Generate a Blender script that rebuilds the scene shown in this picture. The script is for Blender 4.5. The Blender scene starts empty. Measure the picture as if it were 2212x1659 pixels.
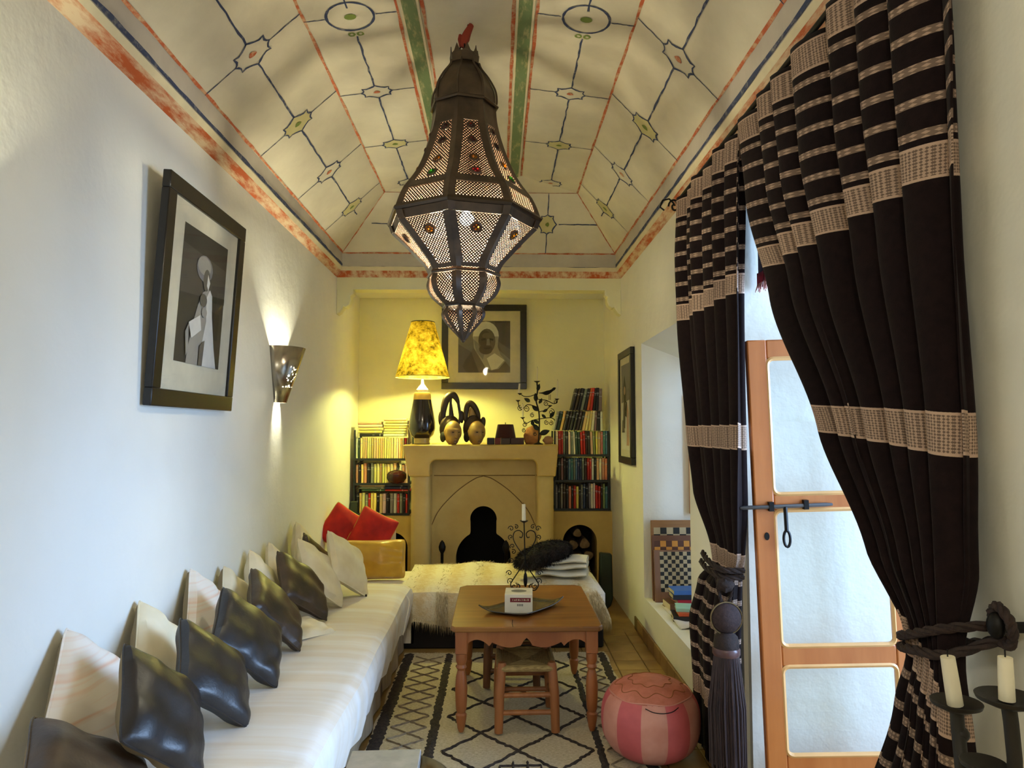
import bpy, math, random
from mathutils import Vector, Matrix, Euler
random.seed(7)
S = bpy.context.scene
COL = S.collection
R = math.radians
# ------------------------------------------------------------------ camera
FPX, CXP, CYP = 1533.0, 1106.0, 829.5
CAMH = 1.62
cam = bpy.data.cameras.new('camera'); camo = bpy.data.objects.new('camera', cam); COL.objects.link(camo)
cam.sensor_width = 36.0; cam.lens = FPX / 2212.0 * 36.0; cam.clip_start = 0.02
PITCH, YAW = 3.71, 1.233
camo.location = (0, 0, CAMH); camo.rotation_euler = (R(90 + PITCH), 0, R(-YAW))
S.camera = camo
CM = Euler((R(90 + PITCH), 0, R(-YAW))).to_matrix()
def at(px, py, y):
    """world point at depth y (metres in front of the camera) on the sight line of a photo pixel"""
    d = CM @ Vector(((px - CXP) / FPX, (CYP - py) / FPX, -1.0))
    return Vector((0, 0, CAMH)) + d * (y / d.y)
# ------------------------------------------------------------------ light of the place
S.view_settings.view_transform = 'Standard'; S.view_settings.look = 'None'
S.view_settings.gamma = 1.0; S.view_settings.use_curve_mapping = False
S.view_settings.exposure = 1.02
W = bpy.data.worlds.new('World'); S.world = W; W.use_nodes = True
W.node_tree.nodes['Background'].inputs[0].default_value = (0.6, 0.78, 1.0, 1)
W.node_tree.nodes['Background'].inputs[1].default_value = 0.6
def area(name, loc, rot, sx, sy, e, col):
    l = bpy.data.lights.new(name, 'AREA'); l.shape = 'RECTANGLE'; l.size = sx; l.size_y = sy; l.energy = e; l.color = col
    o = bpy.data.objects.new(name, l); o.location = loc; o.rotation_euler = rot; COL.objects.link(o); return o
def point(name, loc, e, col, rad=0.03, parent=None):
    l = bpy.data.lights.new(name, 'POINT'); l.energy = e; l.color = col; l.shadow_soft_size = rad
    o = bpy.data.objects.new(name, l); o.location = loc; COL.objects.link(o); return o
area('daylight_through_doorway', (4.0, 2.3, 2.0), (0, R(90), 0), 2.4, 2.4, 198, (0.40, 0.62, 1.0))
area('daylight_through_niche_window', (1.88, 4.85, 1.3), (0, R(90), 0), 1.8, 1.2, 0.8, (0.5, 0.7, 1.0))
WARM = (1.0, 0.80, 0.46)
E_LANTERN, E_TABLE, E_SCONCE, E_FILL = 114, 235, 17, 21  # the last one feeds the fill globe added behind the camera
# ------------------------------------------------------------------ dimensions (metres)
XL, XR = -1.459, 1.141          # side walls
YB, YA, YN = 7.51, 6.43, -2.0   # back wall, beam, wall behind the camera
ZC = 3.01                       # underside of the cornice
# ------------------------------------------------------------------ helpers
def lin(c):
    c = c / 255.0
    return c / 12.92 if c <= 0.04045 else ((c + 0.055) / 1.055) ** 2.4
def rgb(r, g, b): return (lin(r), lin(g), lin(b), 1.0)
class NT:
    def __init__(s, name):
        s.m = bpy.data.materials.new(name); s.m.use_nodes = True; s.t = s.m.node_tree
        s.b = s.t.nodes['Principled BSDF']; s.out = s.t.nodes['Material Output']
    def n(s, typ, **kw):
        x = s.t.nodes.new(typ)
        for k, v in kw.items():
            if k.startswith('i_'):
                key = k[2:]
                x.inputs[int(key) if key.isdigit() else key].default_value = v
            else: setattr(x, k, v)
        return x
    def l(s, a, b): s.t.links.new(a, b)
    def math(s, op, a, b=None, c=None):
        x = s.n('ShaderNodeMath', operation=op)
        for i, v in enumerate((a, b, c)):
            if v is None: continue
            if isinstance(v, (int, float)): x.inputs[i].default_value = v
            else: s.l(v, x.inputs[i])
        return x.outputs[0]
    def mix(s, f, a, b):
        x = s.n('ShaderNodeMix', data_type='RGBA')
        for i, v in ((0, f), (6, a), (7, b)):
            if isinstance(v, (int, float, tuple)): x.inputs[i].default_value = v
            else: s.l(v, x.inputs[i])
        return x.outputs[2]
    def noise(s, scale, detail=3, rough=0.6, coord='Object', stretch=None):
        tc = s.n('ShaderNodeTexCoord'); o = tc.outputs[coord]
        if stretch:
            mp = s.n('ShaderNodeMapping'); mp.inputs['Scale'].default_value = stretch; s.l(o, mp.inputs[0]); o = mp.outputs[0]
        x = s.n('ShaderNodeTexNoise', i_Scale=scale, i_Detail=detail, i_Roughness=rough); s.l(o, x.inputs['Vector'])
        return x.outputs['Fac']
    def ramp(s, f, stops):
        x = s.n('ShaderNodeValToRGB'); e = x.color_ramp.elements
        e[0].position, e[0].color = stops[0]; e[1].position, e[1].color = stops[-1]
        for p, c in stops[1:-1]:
            q = e.new(p); q.color = c
        s.l(f, x.inputs[0]); return x.outputs[0]
    def bump(s, h, strength, dist=0.01):
        x = s.n('ShaderNodeBump', i_Strength=strength, i_Distance=dist); s.l(h, x.inputs['Height']); s.l(x.outputs[0], s.b.inputs['Normal'])
MATS = {}
def mat(name, col, rough=0.6, metal=0.0, col2=None, scale=6.0, detail=3, bump=0.0, bscale=60.0, bdist=0.004, stretch=None, spec=0.5, lo=0.35, hi=0.65, coat=0.0, sheen=0.0):
    N = NT(name); N.b.inputs['Roughness'].default_value = rough; N.b.inputs['Metallic'].default_value = metal
    N.b.inputs['Specular IOR Level'].default_value = spec; N.b.inputs['Coat Weight'].default_value = coat
    N.b.inputs['Sheen Weight'].default_value = sheen
    c1 = rgb(*col); c2 = rgb(*col2) if col2 else tuple(min(1, v * 0.86) for v in c1[:3]) + (1,)
    f = N.noise(scale, detail, stretch=stretch)
    c = N.ramp(f, [(lo, c1), (hi, c2)]); N.l(c, N.b.inputs['Base Color'])
    if bump: N.bump(N.noise(bscale, 4, stretch=stretch), bump, bdist)
    MATS[name] = N.m; return N.m
class MB:
    """collects shapes in world coordinates; build() links them as one mesh object"""
    def __init__(s): s.v = []; s.f = []; s.uv = {}; s.mi = {}
    def quad(s, a, b, c, d, uv=None):
        i = len(s.v); s.v += [tuple(a), tuple(b), tuple(c), tuple(d)]; s.f.append((i, i + 1, i + 2, i + 3))
        if uv: s.uv[len(s.f) - 1] = uv
        return s
    def poly(s, pts):
        i = len(s.v); s.v += [tuple(p) for p in pts]; s.f.append(tuple(range(i, i + len(pts)))); return s
    def box(s, x0, x1, y0, y1, z0, z1, M=None, taper=None):
        i = len(s.v); P = []
        for z in (z0, z1):
            for x, y in ((x0, y0), (x1, y0), (x1, y1), (x0, y1)):
                p = Vector((x, y, z)); P.append(tuple(M @ p) if M else tuple(p))
        s.v += P
        for q in ((3, 2, 1, 0), (4, 5, 6, 7), (0, 1, 5, 4), (1, 2, 6, 5), (2, 3, 7, 6), (3, 0, 4, 7)): s.f.append(tuple(i + k for k in q))
        return s
    def rbox(s, x0, x1, y0, y1, z0, z1, b=0.01, M=None):
        """box with chamfered vertical and horizontal edges"""
        i = len(s.v); rings = []
        for z, k in ((z0, b), (z0 + b, 0), (z1 - b, 0), (z1, b)):
            ring = []
            for (cx, cy, sx, sy) in ((x0, y0, 1, 1), (x1, y0, -1, 1), (x1, y1, -1, -1), (x0, y1, 1, -1)):
                pts = [(cx + sx * k, cy + sy * (b + k)), (cx + sx * (b + k), cy + sy * k)]
                if sx * sy < 0: pts.reverse()
                ring += pts
            rings.append([(x, y, z) for x, y in ring])
        for rg in rings: s.v += [tuple(M @ Vector(p)) if M else p for p in rg]
        n = 8
        for a in range(3):
            for k in range(n):
                s.f.append((i + a * n + k, i + a * n + (k + 1) % n, i + (a + 1) * n + (k + 1) % n, i + (a + 1) * n + k))
        s.f.append(tuple(i + k for k in reversed(range(n)))); s.f.append(tuple(i + 3 * n + k for k in range(n)))
        return s
    def tube(s, pts, r, seg=8, cap=True, closed=False):
        pts = [Vector(p) for p in pts]; n = len(pts)
        rs = r if isinstance(r, (list, tuple)) else [r] * n
        i = len(s.v); prev = None
        for k, p in enumerate(pts):
            a = pts[(k - 1) % n] if (closed or k > 0) else p
            b = pts[(k + 1) % n] if (closed or k < n - 1) else p
            t = (b - a).normalized()
            if prev is None:
                up = Vector((0, 0, 1)) if abs(t.z) < 0.9 else Vector((1, 0, 0)); u = t.cross(up).normalized()
            else:
                u = prev - t * prev.dot(t); u = u.normalized() if u.length > 1e-6 else t.orthogonal().normalized()
            prev = u; w = t.cross(u)
            for j in range(seg):
                an = 2 * math.pi * j / seg
                s.v.append(tuple(p + (u * math.cos(an) + w * math.sin(an)) * rs[k]))
        for k in range(n if closed else n - 1):
            k2 = (k + 1) % n
            for j in range(seg):
                s.f.append((i + k * seg + j, i + k2 * seg + j, i + k2 * seg + (j + 1) % seg, i + k * seg + (j + 1) % seg))
        if cap and not closed:
            s.f.append(tuple(i + j for j in range(seg))); s.f.append(tuple(i + (n - 1) * seg + j for j in reversed(range(seg))))
        return s
    def lathe(s, prof, seg=24, c=(0, 0, 0), M=None, a0=0.0, a1=2 * math.pi, cap=True):
        full = abs(a1 - a0 - 2 * math.pi) < 1e-6; m = seg if full else seg + 1
        i = len(s.v)
        for r, z in prof:
            for j in range(m):
                an = a0 + (a1 - a0) * j / seg
                p = Vector((r * math.cos(an), r * math.sin(an), z)); p = (M @ p) if M else p
                s.v.append((p.x + c[0], p.y + c[1], p.z + c[2]))
        for k in range(len(prof) - 1):
            for j in range(seg):
                j2 = (j + 1) % m if full else j + 1
                s.f.append((i + k * m + j, i + k * m + j2, i + (k + 1) * m + j2, i + (k + 1) * m + j))
        if cap and full:
            if prof[0][0] > 1e-4: s.f.append(tuple(i + j for j in reversed(range(m))))
            if prof[-1][0] > 1e-4: s.f.append(tuple(i + (len(prof) - 1) * m + j for j in range(m)))
        return s
    def ball(s, c, rx, ry=None, rz=None, seg=16, rings=10, M=None, fn=None):
        ry = rx if ry is None else ry; rz = rx if rz is None else rz
        i = len(s.v); c = Vector(c)
        for k in range(rings + 1):
            th = math.pi * k / rings
            for j in range(seg):
                an = 2 * math.pi * j / seg
                d = Vector((math.sin(th) * math.cos(an), math.sin(th) * math.sin(an), -math.cos(th)))
                q = fn(d) if fn else 1.0
                p = Vector((d.x * rx, d.y * ry, d.z * rz)) * q
                if M: p = M @ p
                s.v.append(tuple(c + p))
        for k in range(rings):
            for j in range(seg):
                s.f.append((i + k * seg + j, i + k * seg + (j + 1) % seg, i + (k + 1) * seg + (j + 1) % seg, i + (k + 1) * seg + j))
        return s
    def prism(s, pts, axis, t0, t1):
        """outline in the two other axes, extruded along axis"""
        def P(p, t):
            return (t, p[0], p[1]) if axis == 'x' else (p[0], t, p[1]) if axis == 'y' else (p[0], p[1], t)
        n = len(pts); i = len(s.v)
        s.v += [P(p, t0) for p in pts] + [P(p, t1) for p in pts]
        s.f.append(tuple(i + k for k in range(n))); s.f.append(tuple(i + n + k for k in reversed(range(n))))
        for k in range(n): s.f.append((i + (k + 1) % n, i + k, i + n + k, i + n + (k + 1) % n))
        return s
    def grid(s, fn, nu, nv, closed_u=False, uvf=None):
        i = len(s.v); mu = nu if closed_u else nu + 1
        for b in range(nv + 1):
            for a in range(mu): s.v.append(tuple(fn(a / nu, b / nv)))
        for b in range(nv):
            for a in range(nu):
                a2 = (a + 1) % mu if closed_u else a + 1
                s.f.append((i + b * mu + a, i + b * mu + a2, i + (b + 1) * mu + a2, i + (b + 1) * mu + a))
                if uvf: s.uv[len(s.f) - 1] = [uvf(a / nu, b / nv), uvf((a + 1) / nu, b / nv), uvf((a + 1) / nu, (b + 1) / nv), uvf(a / nu, (b + 1) / nv)]
        return s
    def build(s, name, m, parent=None, smooth=True, local=False, sharp=40, bevel=0, M=None, thick=0):
        me = bpy.data.meshes.new(name)
        off = Vector((0, 0, 0))
        if parent is not None and not local:
            p = parent
            while p: off += p.location; p = p.parent
        vs = [tuple((M @ Vector(v) if M else Vector(v)) - off) for v in s.v]
        me.from_pydata(vs, [], s.f)
        ms = m if isinstance(m, (list, tuple)) else [m]
        for q in ms: me.materials.append(q)
        for fi, k in s.mi.items(): me.polygons[fi].material_index = k
        if s.uv:
            ul = me.uv_layers.new(name='UVMap')
            for fi, uvs in s.uv.items():
                for li, u in zip(me.polygons[fi].loop_indices, uvs): ul.data[li].uv = u
        me.validate(); me.update()
        import bmesh
        bm = bmesh.new(); bm.from_mesh(me)
        bmesh.ops.remove_doubles(bm, verts=bm.verts, dist=1e-5)
        if not s.uv and thick == 0: bmesh.ops.recalc_face_normals(bm, faces=bm.faces)
        if smooth:
            for f in bm.faces: f.smooth = True
            for e in bm.edges:
                if len(e.link_faces) == 2 and e.calc_face_angle(0) > R(sharp): e.smooth = False
        bm.to_mesh(me); bm.free()
        o = bpy.data.objects.new(name, me); COL.objects.link(o); o.parent = parent
        if bevel:
            b = o.modifiers.new('bevel', 'BEVEL'); b.width = bevel; b.segments = 2; b.limit_method = 'ANGLE'; b.angle_limit = R(35)
        if thick:
            b = o.modifiers.new('solid', 'SOLIDIFY'); b.thickness = thick; b.offset = 0
        return o
def tag(o, label, cat, group=None):
    o['label'] = label; o['category'] = cat
    if group: o['group'] = group
    return o
def thing(name, label, cat, loc=(0, 0, 0), group=None, rot=None):
    o = bpy.data.objects.new(name, None); o.empty_display_size = 0.05; COL.objects.link(o); o.location = loc
    if rot: o.rotation_euler = rot
    return tag(o, label, cat, group)
def struct(o, label=None):
    o['kind'] = 'structure'
    if label: o['label'] = label
    return o
def stuff(o): o['kind'] = 'stuff'; return o
def copy_tree(o, parent=None):
    c = o.copy(); COL.objects.link(c); c.parent = parent
    for ch in list(o.children): copy_tree(ch, c)
    return c
def share(o, parent, M):
    c = o.copy(); COL.objects.link(c); c.parent = parent; c.matrix_local = M; return c
def arc(cx, cy, r, a0, a1, n):
    return [(cx + r * math.cos(R(a0 + (a1 - a0) * k / n)), cy + r * math.sin(R(a0 + (a1 - a0) * k / n))) for k in range(n + 1)]
def spline(pts, n=6):
    """Catmull-Rom through points"""
    P = [Vector(p) for p in pts]; P = [P[0] * 2 - P[1]] + P + [P[-1] * 2 - P[-2]]; out = []
    for k in range(1, len(P) - 2):
        for j in range(n):
            t = j / n; a, b, c, d = P[k - 1], P[k], P[k + 1], P[k + 2]
            out.append(0.5 * (2 * b + (c - a) * t + (2 * a - 5 * b + 4 * c - d) * t * t + (3 * b - 3 * c + d - a) * t ** 3))
    return out + [P[-2]]
def hsh(*a):
    v = math.sin(sum((i + 1) * 12.9898 * x for i, x in enumerate(a))) * 43758.5453
    return v - math.floor(v)
# ------------------------------------------------------------------ materials
plaster = mat('plaster', (238, 236, 226), 0.75, scale=1.3, col2=(232, 229, 217), bump=0.25, bscale=7, bdist=0.02)
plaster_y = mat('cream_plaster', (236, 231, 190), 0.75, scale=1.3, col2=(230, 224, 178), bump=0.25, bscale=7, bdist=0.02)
plaster_r = mat('pale_cream_plaster', (238, 235, 220), 0.75, scale=1.3, col2=(232, 228, 211), bump=0.25, bscale=7, bdist=0.02)
ceilm = mat('ceiling_plaster', (224, 214, 188), 0.8, scale=2.2, detail=6, col2=(198, 187, 164), bump=0.15, bscale=12, bdist=0.01, lo=0.3, hi=0.75)
lavm = mat('ceiling_border', (196, 186, 172), 0.8, scale=3, detail=6, col2=(176, 166, 154))
ochre = mat('tadelakt_ochre', (208, 178, 100), 0.35, scale=2.5, detail=5, col2=(190, 158, 82), bump=0.08, bscale=9, bdist=0.01)
ochre2 = mat('tadelakt_pale', (206, 182, 118), 0.45, scale=2.5, detail=5, col2=(188, 160, 96), bump=0.08, bscale=9, bdist=0.01)
soot = mat('soot', (14, 12, 10), 0.95)
def worn(name, c1, c2, th=0.5, w=0.06, scale=14, stretch=None):
    N = NT(name); N.b.inputs['Roughness'].default_value = 0.8
    f = N.noise(scale, 8, 0.7, stretch=stretch)
    N.l(N.ramp(f, [(th - w, rgb(*c1)), (th + w, rgb(*c2))]), N.b.inputs['Base Color']); return N.m
orange_paint = worn('worn_orange_paint', (188, 88, 36), (222, 196, 158), 0.50, 0.09, 9, (1.6, .35, 1.6))
cream_paint = mat('cream_paint', (228, 214, 178), 0.75)
blue_paint = worn('worn_blue_paint', (52, 62, 92), (150, 146, 142), 0.62, 0.1, 24)
red_paint = worn('worn_red_paint', (186, 92, 52), (206, 176, 138), 0.56, 0.1, 22)
green_paint = worn('worn_green_paint', (110, 128, 84), (176, 168, 120), 0.58, 0.08, 14, (2, .5, 1))
olive_paint = mat('olive_dab', (122, 138, 60), 0.8)
yellow_wash = mat('yellow_wash', (206, 194, 138), 0.8)
tile_m = mat('floor_tile', (172, 140, 82), 0.4, scale=3, col2=(142, 110, 58), bump=0.06)
grout_m = mat('grout', (124, 100, 62), 0.9)
skirt_m = mat('skirting_tile', (150, 116, 72), 0.5, scale=4, col2=(128, 96, 56))
cloth_white = mat('white_striped_cotton', (240, 236, 230), 0.9, scale=1.6, detail=4, col2=(230, 217, 198), stretch=(.5, 7, .5), bump=0.2, bscale=90, bdist=0.002)
cloth_cream = mat('cream_cotton', (236, 226, 198), 0.9, scale=5, col2=(222, 208, 172), bump=0.15, bscale=50, bdist=0.003)
cloth_stripe = mat('cream_orange_striped', (238, 228, 214), 0.9, scale=3.5, detail=2, col2=(232, 184, 150), stretch=(.3, .3, 9), lo=0.5, hi=0.72)
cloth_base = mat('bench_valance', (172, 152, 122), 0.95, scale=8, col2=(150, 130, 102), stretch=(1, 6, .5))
leather = mat('dark_leather', (40, 34, 32), 0.40, scale=4, col2=(26, 22, 22), bump=0.3, bscale=26, bdist=0.006, spec=0.6)
leather_br = mat('brown_leather', (74, 56, 38), 0.42, scale=5, col2=(44, 34, 26), bump=0.3, bscale=26, bdist=0.006)
lining = mat('suede_lining', (146, 126, 92), 0.95)
gold = mat('gold_satin', (214, 168, 44), 0.28, scale=3, col2=(184, 134, 30), bump=0.3, bscale=8, bdist=0.015, sheen=0.4)
redc = mat('red_cotton', (196, 34, 22), 0.85, scale=6, col2=(150, 18, 22), bump=0.15, bscale=30)
goldtrim = mat('gold_trim', (206, 160, 70), 0.6)
black_base = mat('black_cloth', (22, 17, 17), 0.85)
wool = mat('white_wool', (228, 214, 182), 0.95, scale=14, col2=(196, 174, 130), bump=0.5, bscale=60, bdist=0.01)
fur = mat('dark_fur', (40, 30, 26), 0.9, scale=20, col2=(18, 13, 12))
wool_white = mat('white_blanket', (236, 228, 206), 0.95, bump=0.3, bscale=40)
ironm = mat('black_iron', (24, 22, 21), 0.5, 0.6)
iron_leaf = mat('green_black_leaf', (28, 34, 24), 0.45, 0.4)
waxm = mat('candle_wax', (236, 228, 200), 0.45)
frame_black = mat('black_frame', (20, 18, 17), 0.3, scale=20, col2=(30, 26, 22))
mat_board = mat('mat_board', (206, 196, 172), 0.85)
pine = mat('pine', (178, 112, 62), 0.42, scale=3, detail=5, col2=(150, 84, 42), stretch=(2, 2, .5), coat=.15)
tabletop_m = mat('table_top_wood', (158, 104, 44), 0.38, scale=3, detail=6, col2=(128, 80, 32), stretch=(.5, 6, 1), coat=.2)
door_wood = mat('door_wood', (202, 122, 60), 0.35, scale=3, detail=5, col2=(182, 102, 44), stretch=(3, 3, .4), coat=.2)
door_edge = mat('door_wood_pale', (232, 176, 110), 0.4)
stoolw = mat('stool_wood', (172, 108, 58), 0.5, scale=4, col2=(136, 82, 42), stretch=(3, 3, .5))
rush = mat('rush_seat', (178, 152, 96), 0.8, scale=30, col2=(128, 104, 60), stretch=(1, 8, 1), bump=0.4, bscale=80, bdist=0.003)
brass = mat('antique_brass', (150, 128, 84), 0.3, 0.9, scale=5, col2=(120, 98, 60))
steel = mat('brushed_steel', (190, 190, 186), 0.25, 0.95)
lant_metal = mat('lantern_metal', (92, 76, 60), 0.42, 0.35, scale=9, col2=(66, 54, 44), bump=0.15, bscale=40)
lant_shiny = mat('lantern_rim', (92, 80, 68), 0.28, 0.9)
shelf_m = mat('dark_shelf', (30, 36, 42), 0.5)
# ================================================================== THE ROOM
T = 0.78   # thickness of the street wall on the right
# floor: grout bed with tiles laid on it
floor = struct(MB().box(XL - .1, XR + T, YN, YB, -0.06, -0.006).build('floor', grout_m, smooth=False), 'tan clay tile floor')
tile0 = MB().rbox(-.096, .096, -.096, .096, -0.006, 0.0, 0.002).build('floor_tile', tile_m, floor, smooth=False)
tiles = []
y = 1.2
while y < 5.9:
    for k in range(4): tiles.append((0.53 + .2 * k, y))
    y += .2
for i, (tx, ty) in enumerate(tiles):
    M = Matrix.Translation((tx - .0, ty, 0)) @ Matrix.Rotation(R(random.choice((0, 90, 180, 270))), 4, 'Z')
    if i == 0: tile0.matrix_local = M
    else: share(tile0, floor, M)
for i in range(5):   # tiles run on into the doorway
    for j in range(3):
        share(tile0, floor, Matrix.Translation((1.33 + .2 * j, 1.95 + .26 * i, 0)))
mb = MB().box(XL - .1, 0.43, YN, 5.9, -0.006, -0.001).box(0.43, XR + .08, YN, 1.1, -0.006, -0.001).box(XL - .1, XR + T, 5.8, YB, -0.006, -0.001)
stuff(mb.build('far_tiles', tile_m, floor, smooth=False))
# walls
struct(MB().box(XL - .2, XL, YN, YB + .2, 0, 3.9).build('wall_left', plaster, smooth=False))
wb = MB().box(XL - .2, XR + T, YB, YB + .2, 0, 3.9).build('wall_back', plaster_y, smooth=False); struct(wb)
struct(MB().box(XL - .2, XR + T, YN - .2, YN, 0, 3.9).build('wall_rear', plaster, smooth=False))
wr = MB()
wr.box(XR, XR + T, YN, 1.85, 0, 3.9)            # pier beside the near curtain
wr.box(XR, XR + T, 1.85, 3.32, 2.72, 3.9)       # lintel of the doorway
wr.box(XR, XR + T, 3.32, 4.2, 0, 3.9)           # pier between doorway and niche
wr.box(XR, XR + T, 4.2, 5.55, 0, 0.33)          # below the niche
wr.box(XR, XR + T, 4.2, 5.55, 2.30, 3.9)        # above the niche
wr.box(XR, XR + T, 5.55, YB, 0, 3.9)
wr.prism([(XR, 2.301), (XR + .45, 2.301), (XR + .45, 2.13)], 'y', 4.2, 5.55)   # sloping soffit
wr.box(XR + .02, XR + T, 3.285, 3.32, 0, 1.66)   # plastered ledge in the door reveal
struct(wr.build('wall_right', plaster_r, smooth=False))
struct(MB().box(XR + T, XR + T + 1.1, 3.72, 3.86, -.06, 3.9).build('added_light_baffle', plaster, smooth=False))  # unseen fin added outside to keep the doorway daylight off the niche
struct(MB().box(XL - .2, XR + T, YN, YB, 3.9, 4.0).build('ceiling_slab', plaster, smooth=False))
# beam over the fireplace alcove, carried by two corbels
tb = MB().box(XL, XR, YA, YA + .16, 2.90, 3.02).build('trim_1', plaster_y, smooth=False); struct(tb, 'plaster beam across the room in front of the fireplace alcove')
struct(MB().box(XL, XR, YA + .02, YB, 3.02, 3.9).build('wall_above_beam', plaster, smooth=False))
def corbel(n, x, sgn):
    prof = [(0, 2.905), (.15, 2.905), (.15, 2.86), (.125, 2.84), (.13, 2.80), (.115, 2.76), (.08, 2.735), (.065, 2.745), (.05, 2.72), (.03, 2.69), (0, 2.67)]
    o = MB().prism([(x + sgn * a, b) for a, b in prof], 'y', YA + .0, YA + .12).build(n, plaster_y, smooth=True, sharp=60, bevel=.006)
    struct(o, 'scrolled plaster corbel under the beam')
corbel('trim_2', XL, 1); corbel('trim_3', XR, -1)
# skirting of tiles along the right wall
sk = struct(MB().box(XR - .012, XR, 3.34, 5.9, 0, .10).build('baseboard_right', grout_m, smooth=False))
s0 = MB().rbox(-.012, 0, -.097, .097, 0.002, .104, .003).build('skirting_tile', skirt_m, sk, smooth=False)
for i in range(12):
    M = Matrix.Translation((XR - .006, 3.46 + .2 * i, 0))
    if i == 0: s0.matrix_local = M
    else: share(s0, sk, M)
# ---------------- painted coved ceiling
LV = [  # (x left, x right, y far, z)
    (XL, XR, YA, 3.01), (XL + .048, XR - .044, YA - .05, 3.062), (XL + .062, XR - .058, YA - .085, 3.092),
    (XL + .080, XR - .078, YA - .17, 3.196), (-.9415, .678, 5.82, 3.60), (-.492, .196, 5.58, 3.66)]
def ring(i): return LV[i]
def facet(mb, i, j):
    a, b = LV[i], LV[j]
    A = [(a[0], YN, a[3]), (a[0], a[2], a[3]), (a[1], a[2], a[3]), (a[1], YN, a[3])]
    B = [(b[0], YN, b[3]), (b[0], b[2], b[3]), (b[1], b[2], b[3]), (b[1], YN, b[3])]
    for k in range(3): mb.quad(A[k], A[k + 1], B[k + 1], B[k])
mb = MB(); facet(mb, 3, 4); facet(mb, 4, 5)
q = LV[5]; mb.quad((q[0], YN, q[3]), (q[0], q[2], q[3]), (q[1], q[2], q[3]), (q[1], YN, q[3]))
ceil = struct(mb.build('ceiling', ceilm, smooth=False), 'cream coved plaster ceiling painted with blue lines and star cartouches')
for n, i, j, m in (('painted_border', 2, 3, lavm),):
    mb = MB(); facet(mb, i, j); mb.build(n, m, ceil, smooth=False)
mb = MB(); facet(mb, 0, 1); mould = struct(mb.build('trim_4', orange_paint, smooth=False), 'cornice band in worn orange paint round the ceiling')
mb = MB(); facet(mb, 1, 2); mb.build('cream_fillet', cream_paint, mould, smooth=False)
rnd = random.Random(3)
def ribbon(mb, pts, nrm, w, closed=False, jit=0.0):
    pts = [Vector(p) for p in pts]; n = len(pts); L = []; nrm = Vector(nrm).normalized()
    for k, p in enumerate(pts):
        a = pts[(k - 1) % n] if closed or k else p; b = pts[(k + 1) % n] if closed or k < n - 1 else p
        t = (b - a).normalized(); s = t.cross(nrm).normalized(); ww = w * (1 + rnd.uniform(-.35, .35))
        d = s * rnd.uniform(-jit, jit)
        L.append((p + s * ww / 2 + d + nrm * .0025, p - s * ww / 2 + d + nrm * .0025))
    for k in range(n if closed else n - 1):
        (a, b), (c, d) = L[k], L[(k + 1) % n]; mb.quad(a, b, d, c)
def line(p, q, n=14): p, q = Vector(p), Vector(q); return [p + (q - p) * k / n for k in range(n + 1)]
class Facet:
    def __init__(s, o, du, dv): s.o, s.du, s.dv = Vector(o), Vector(du), Vector(dv).normalized(); s.L = s.du.length; s.eu = s.du.normalized(); s.n = s.eu.cross(s.dv)
    def p(s, t, y): return s.o + s.du * t + s.dv * y
    def P2(s, c, a, b): return c + s.eu * a + s.dv * b
def side(i, j, left):
    k = 0 if left else 1
    a, b = LV[i], LV[j]
    f = Facet((a[k], 0, a[3]), (b[k] - a[k], 0, b[3] - a[3]), (0, 1, 0))
    if f.n.z > 0: f.n = -f.n
    return f
Q4 = [(1, 0), (.88, .12), (.80, .32), (.84, .64), (.60, .58), (.36, .70), (.15, .86)]
STAR = []
for k in range(4):
    seq = Q4 if k % 2 == 0 else [(a, b) for a, b in reversed(Q4[1:] + [(0, 1)])]
    sx, sy = ((1, 1), (-1, 1), (-1, -1), (1, -1))[k]
    STAR += [(sx * a * .115, sy * b * .095) for a, b in seq]
cart = 0
def cartouche(f, c, sc, dab, wash):
    mb = MB(); ribbon(mb, [f.P2(c, a * sc, b * sc) for a, b in STAR], f.n, .011, True)
    o = mb.build('star_cartouche', blue_paint, ceil, smooth=False)
    if wash:
        m2 = MB(); m2.poly([f.P2(c, a * sc * .93, b * sc * .93) + f.n * .0012 for a, b in STAR]); m2.build('cartouche_wash', yellow_wash, o, smooth=False)
    m3 = MB(); m3.poly([f.P2(c, math.cos(t) * .024 * sc * (1 + .2 * math.sin(3 * t)), math.sin(t) * .019 * sc) + f.n * .003 for t in [2 * math.pi * k / 14 for k in range(14)]])
    m3.build('painted_dab', dab, o, smooth=False)
YS = [1.74, 2.51, 3.28, 4.05, 4.82, 5.59]
blues = MB(); reds = MB()
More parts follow.
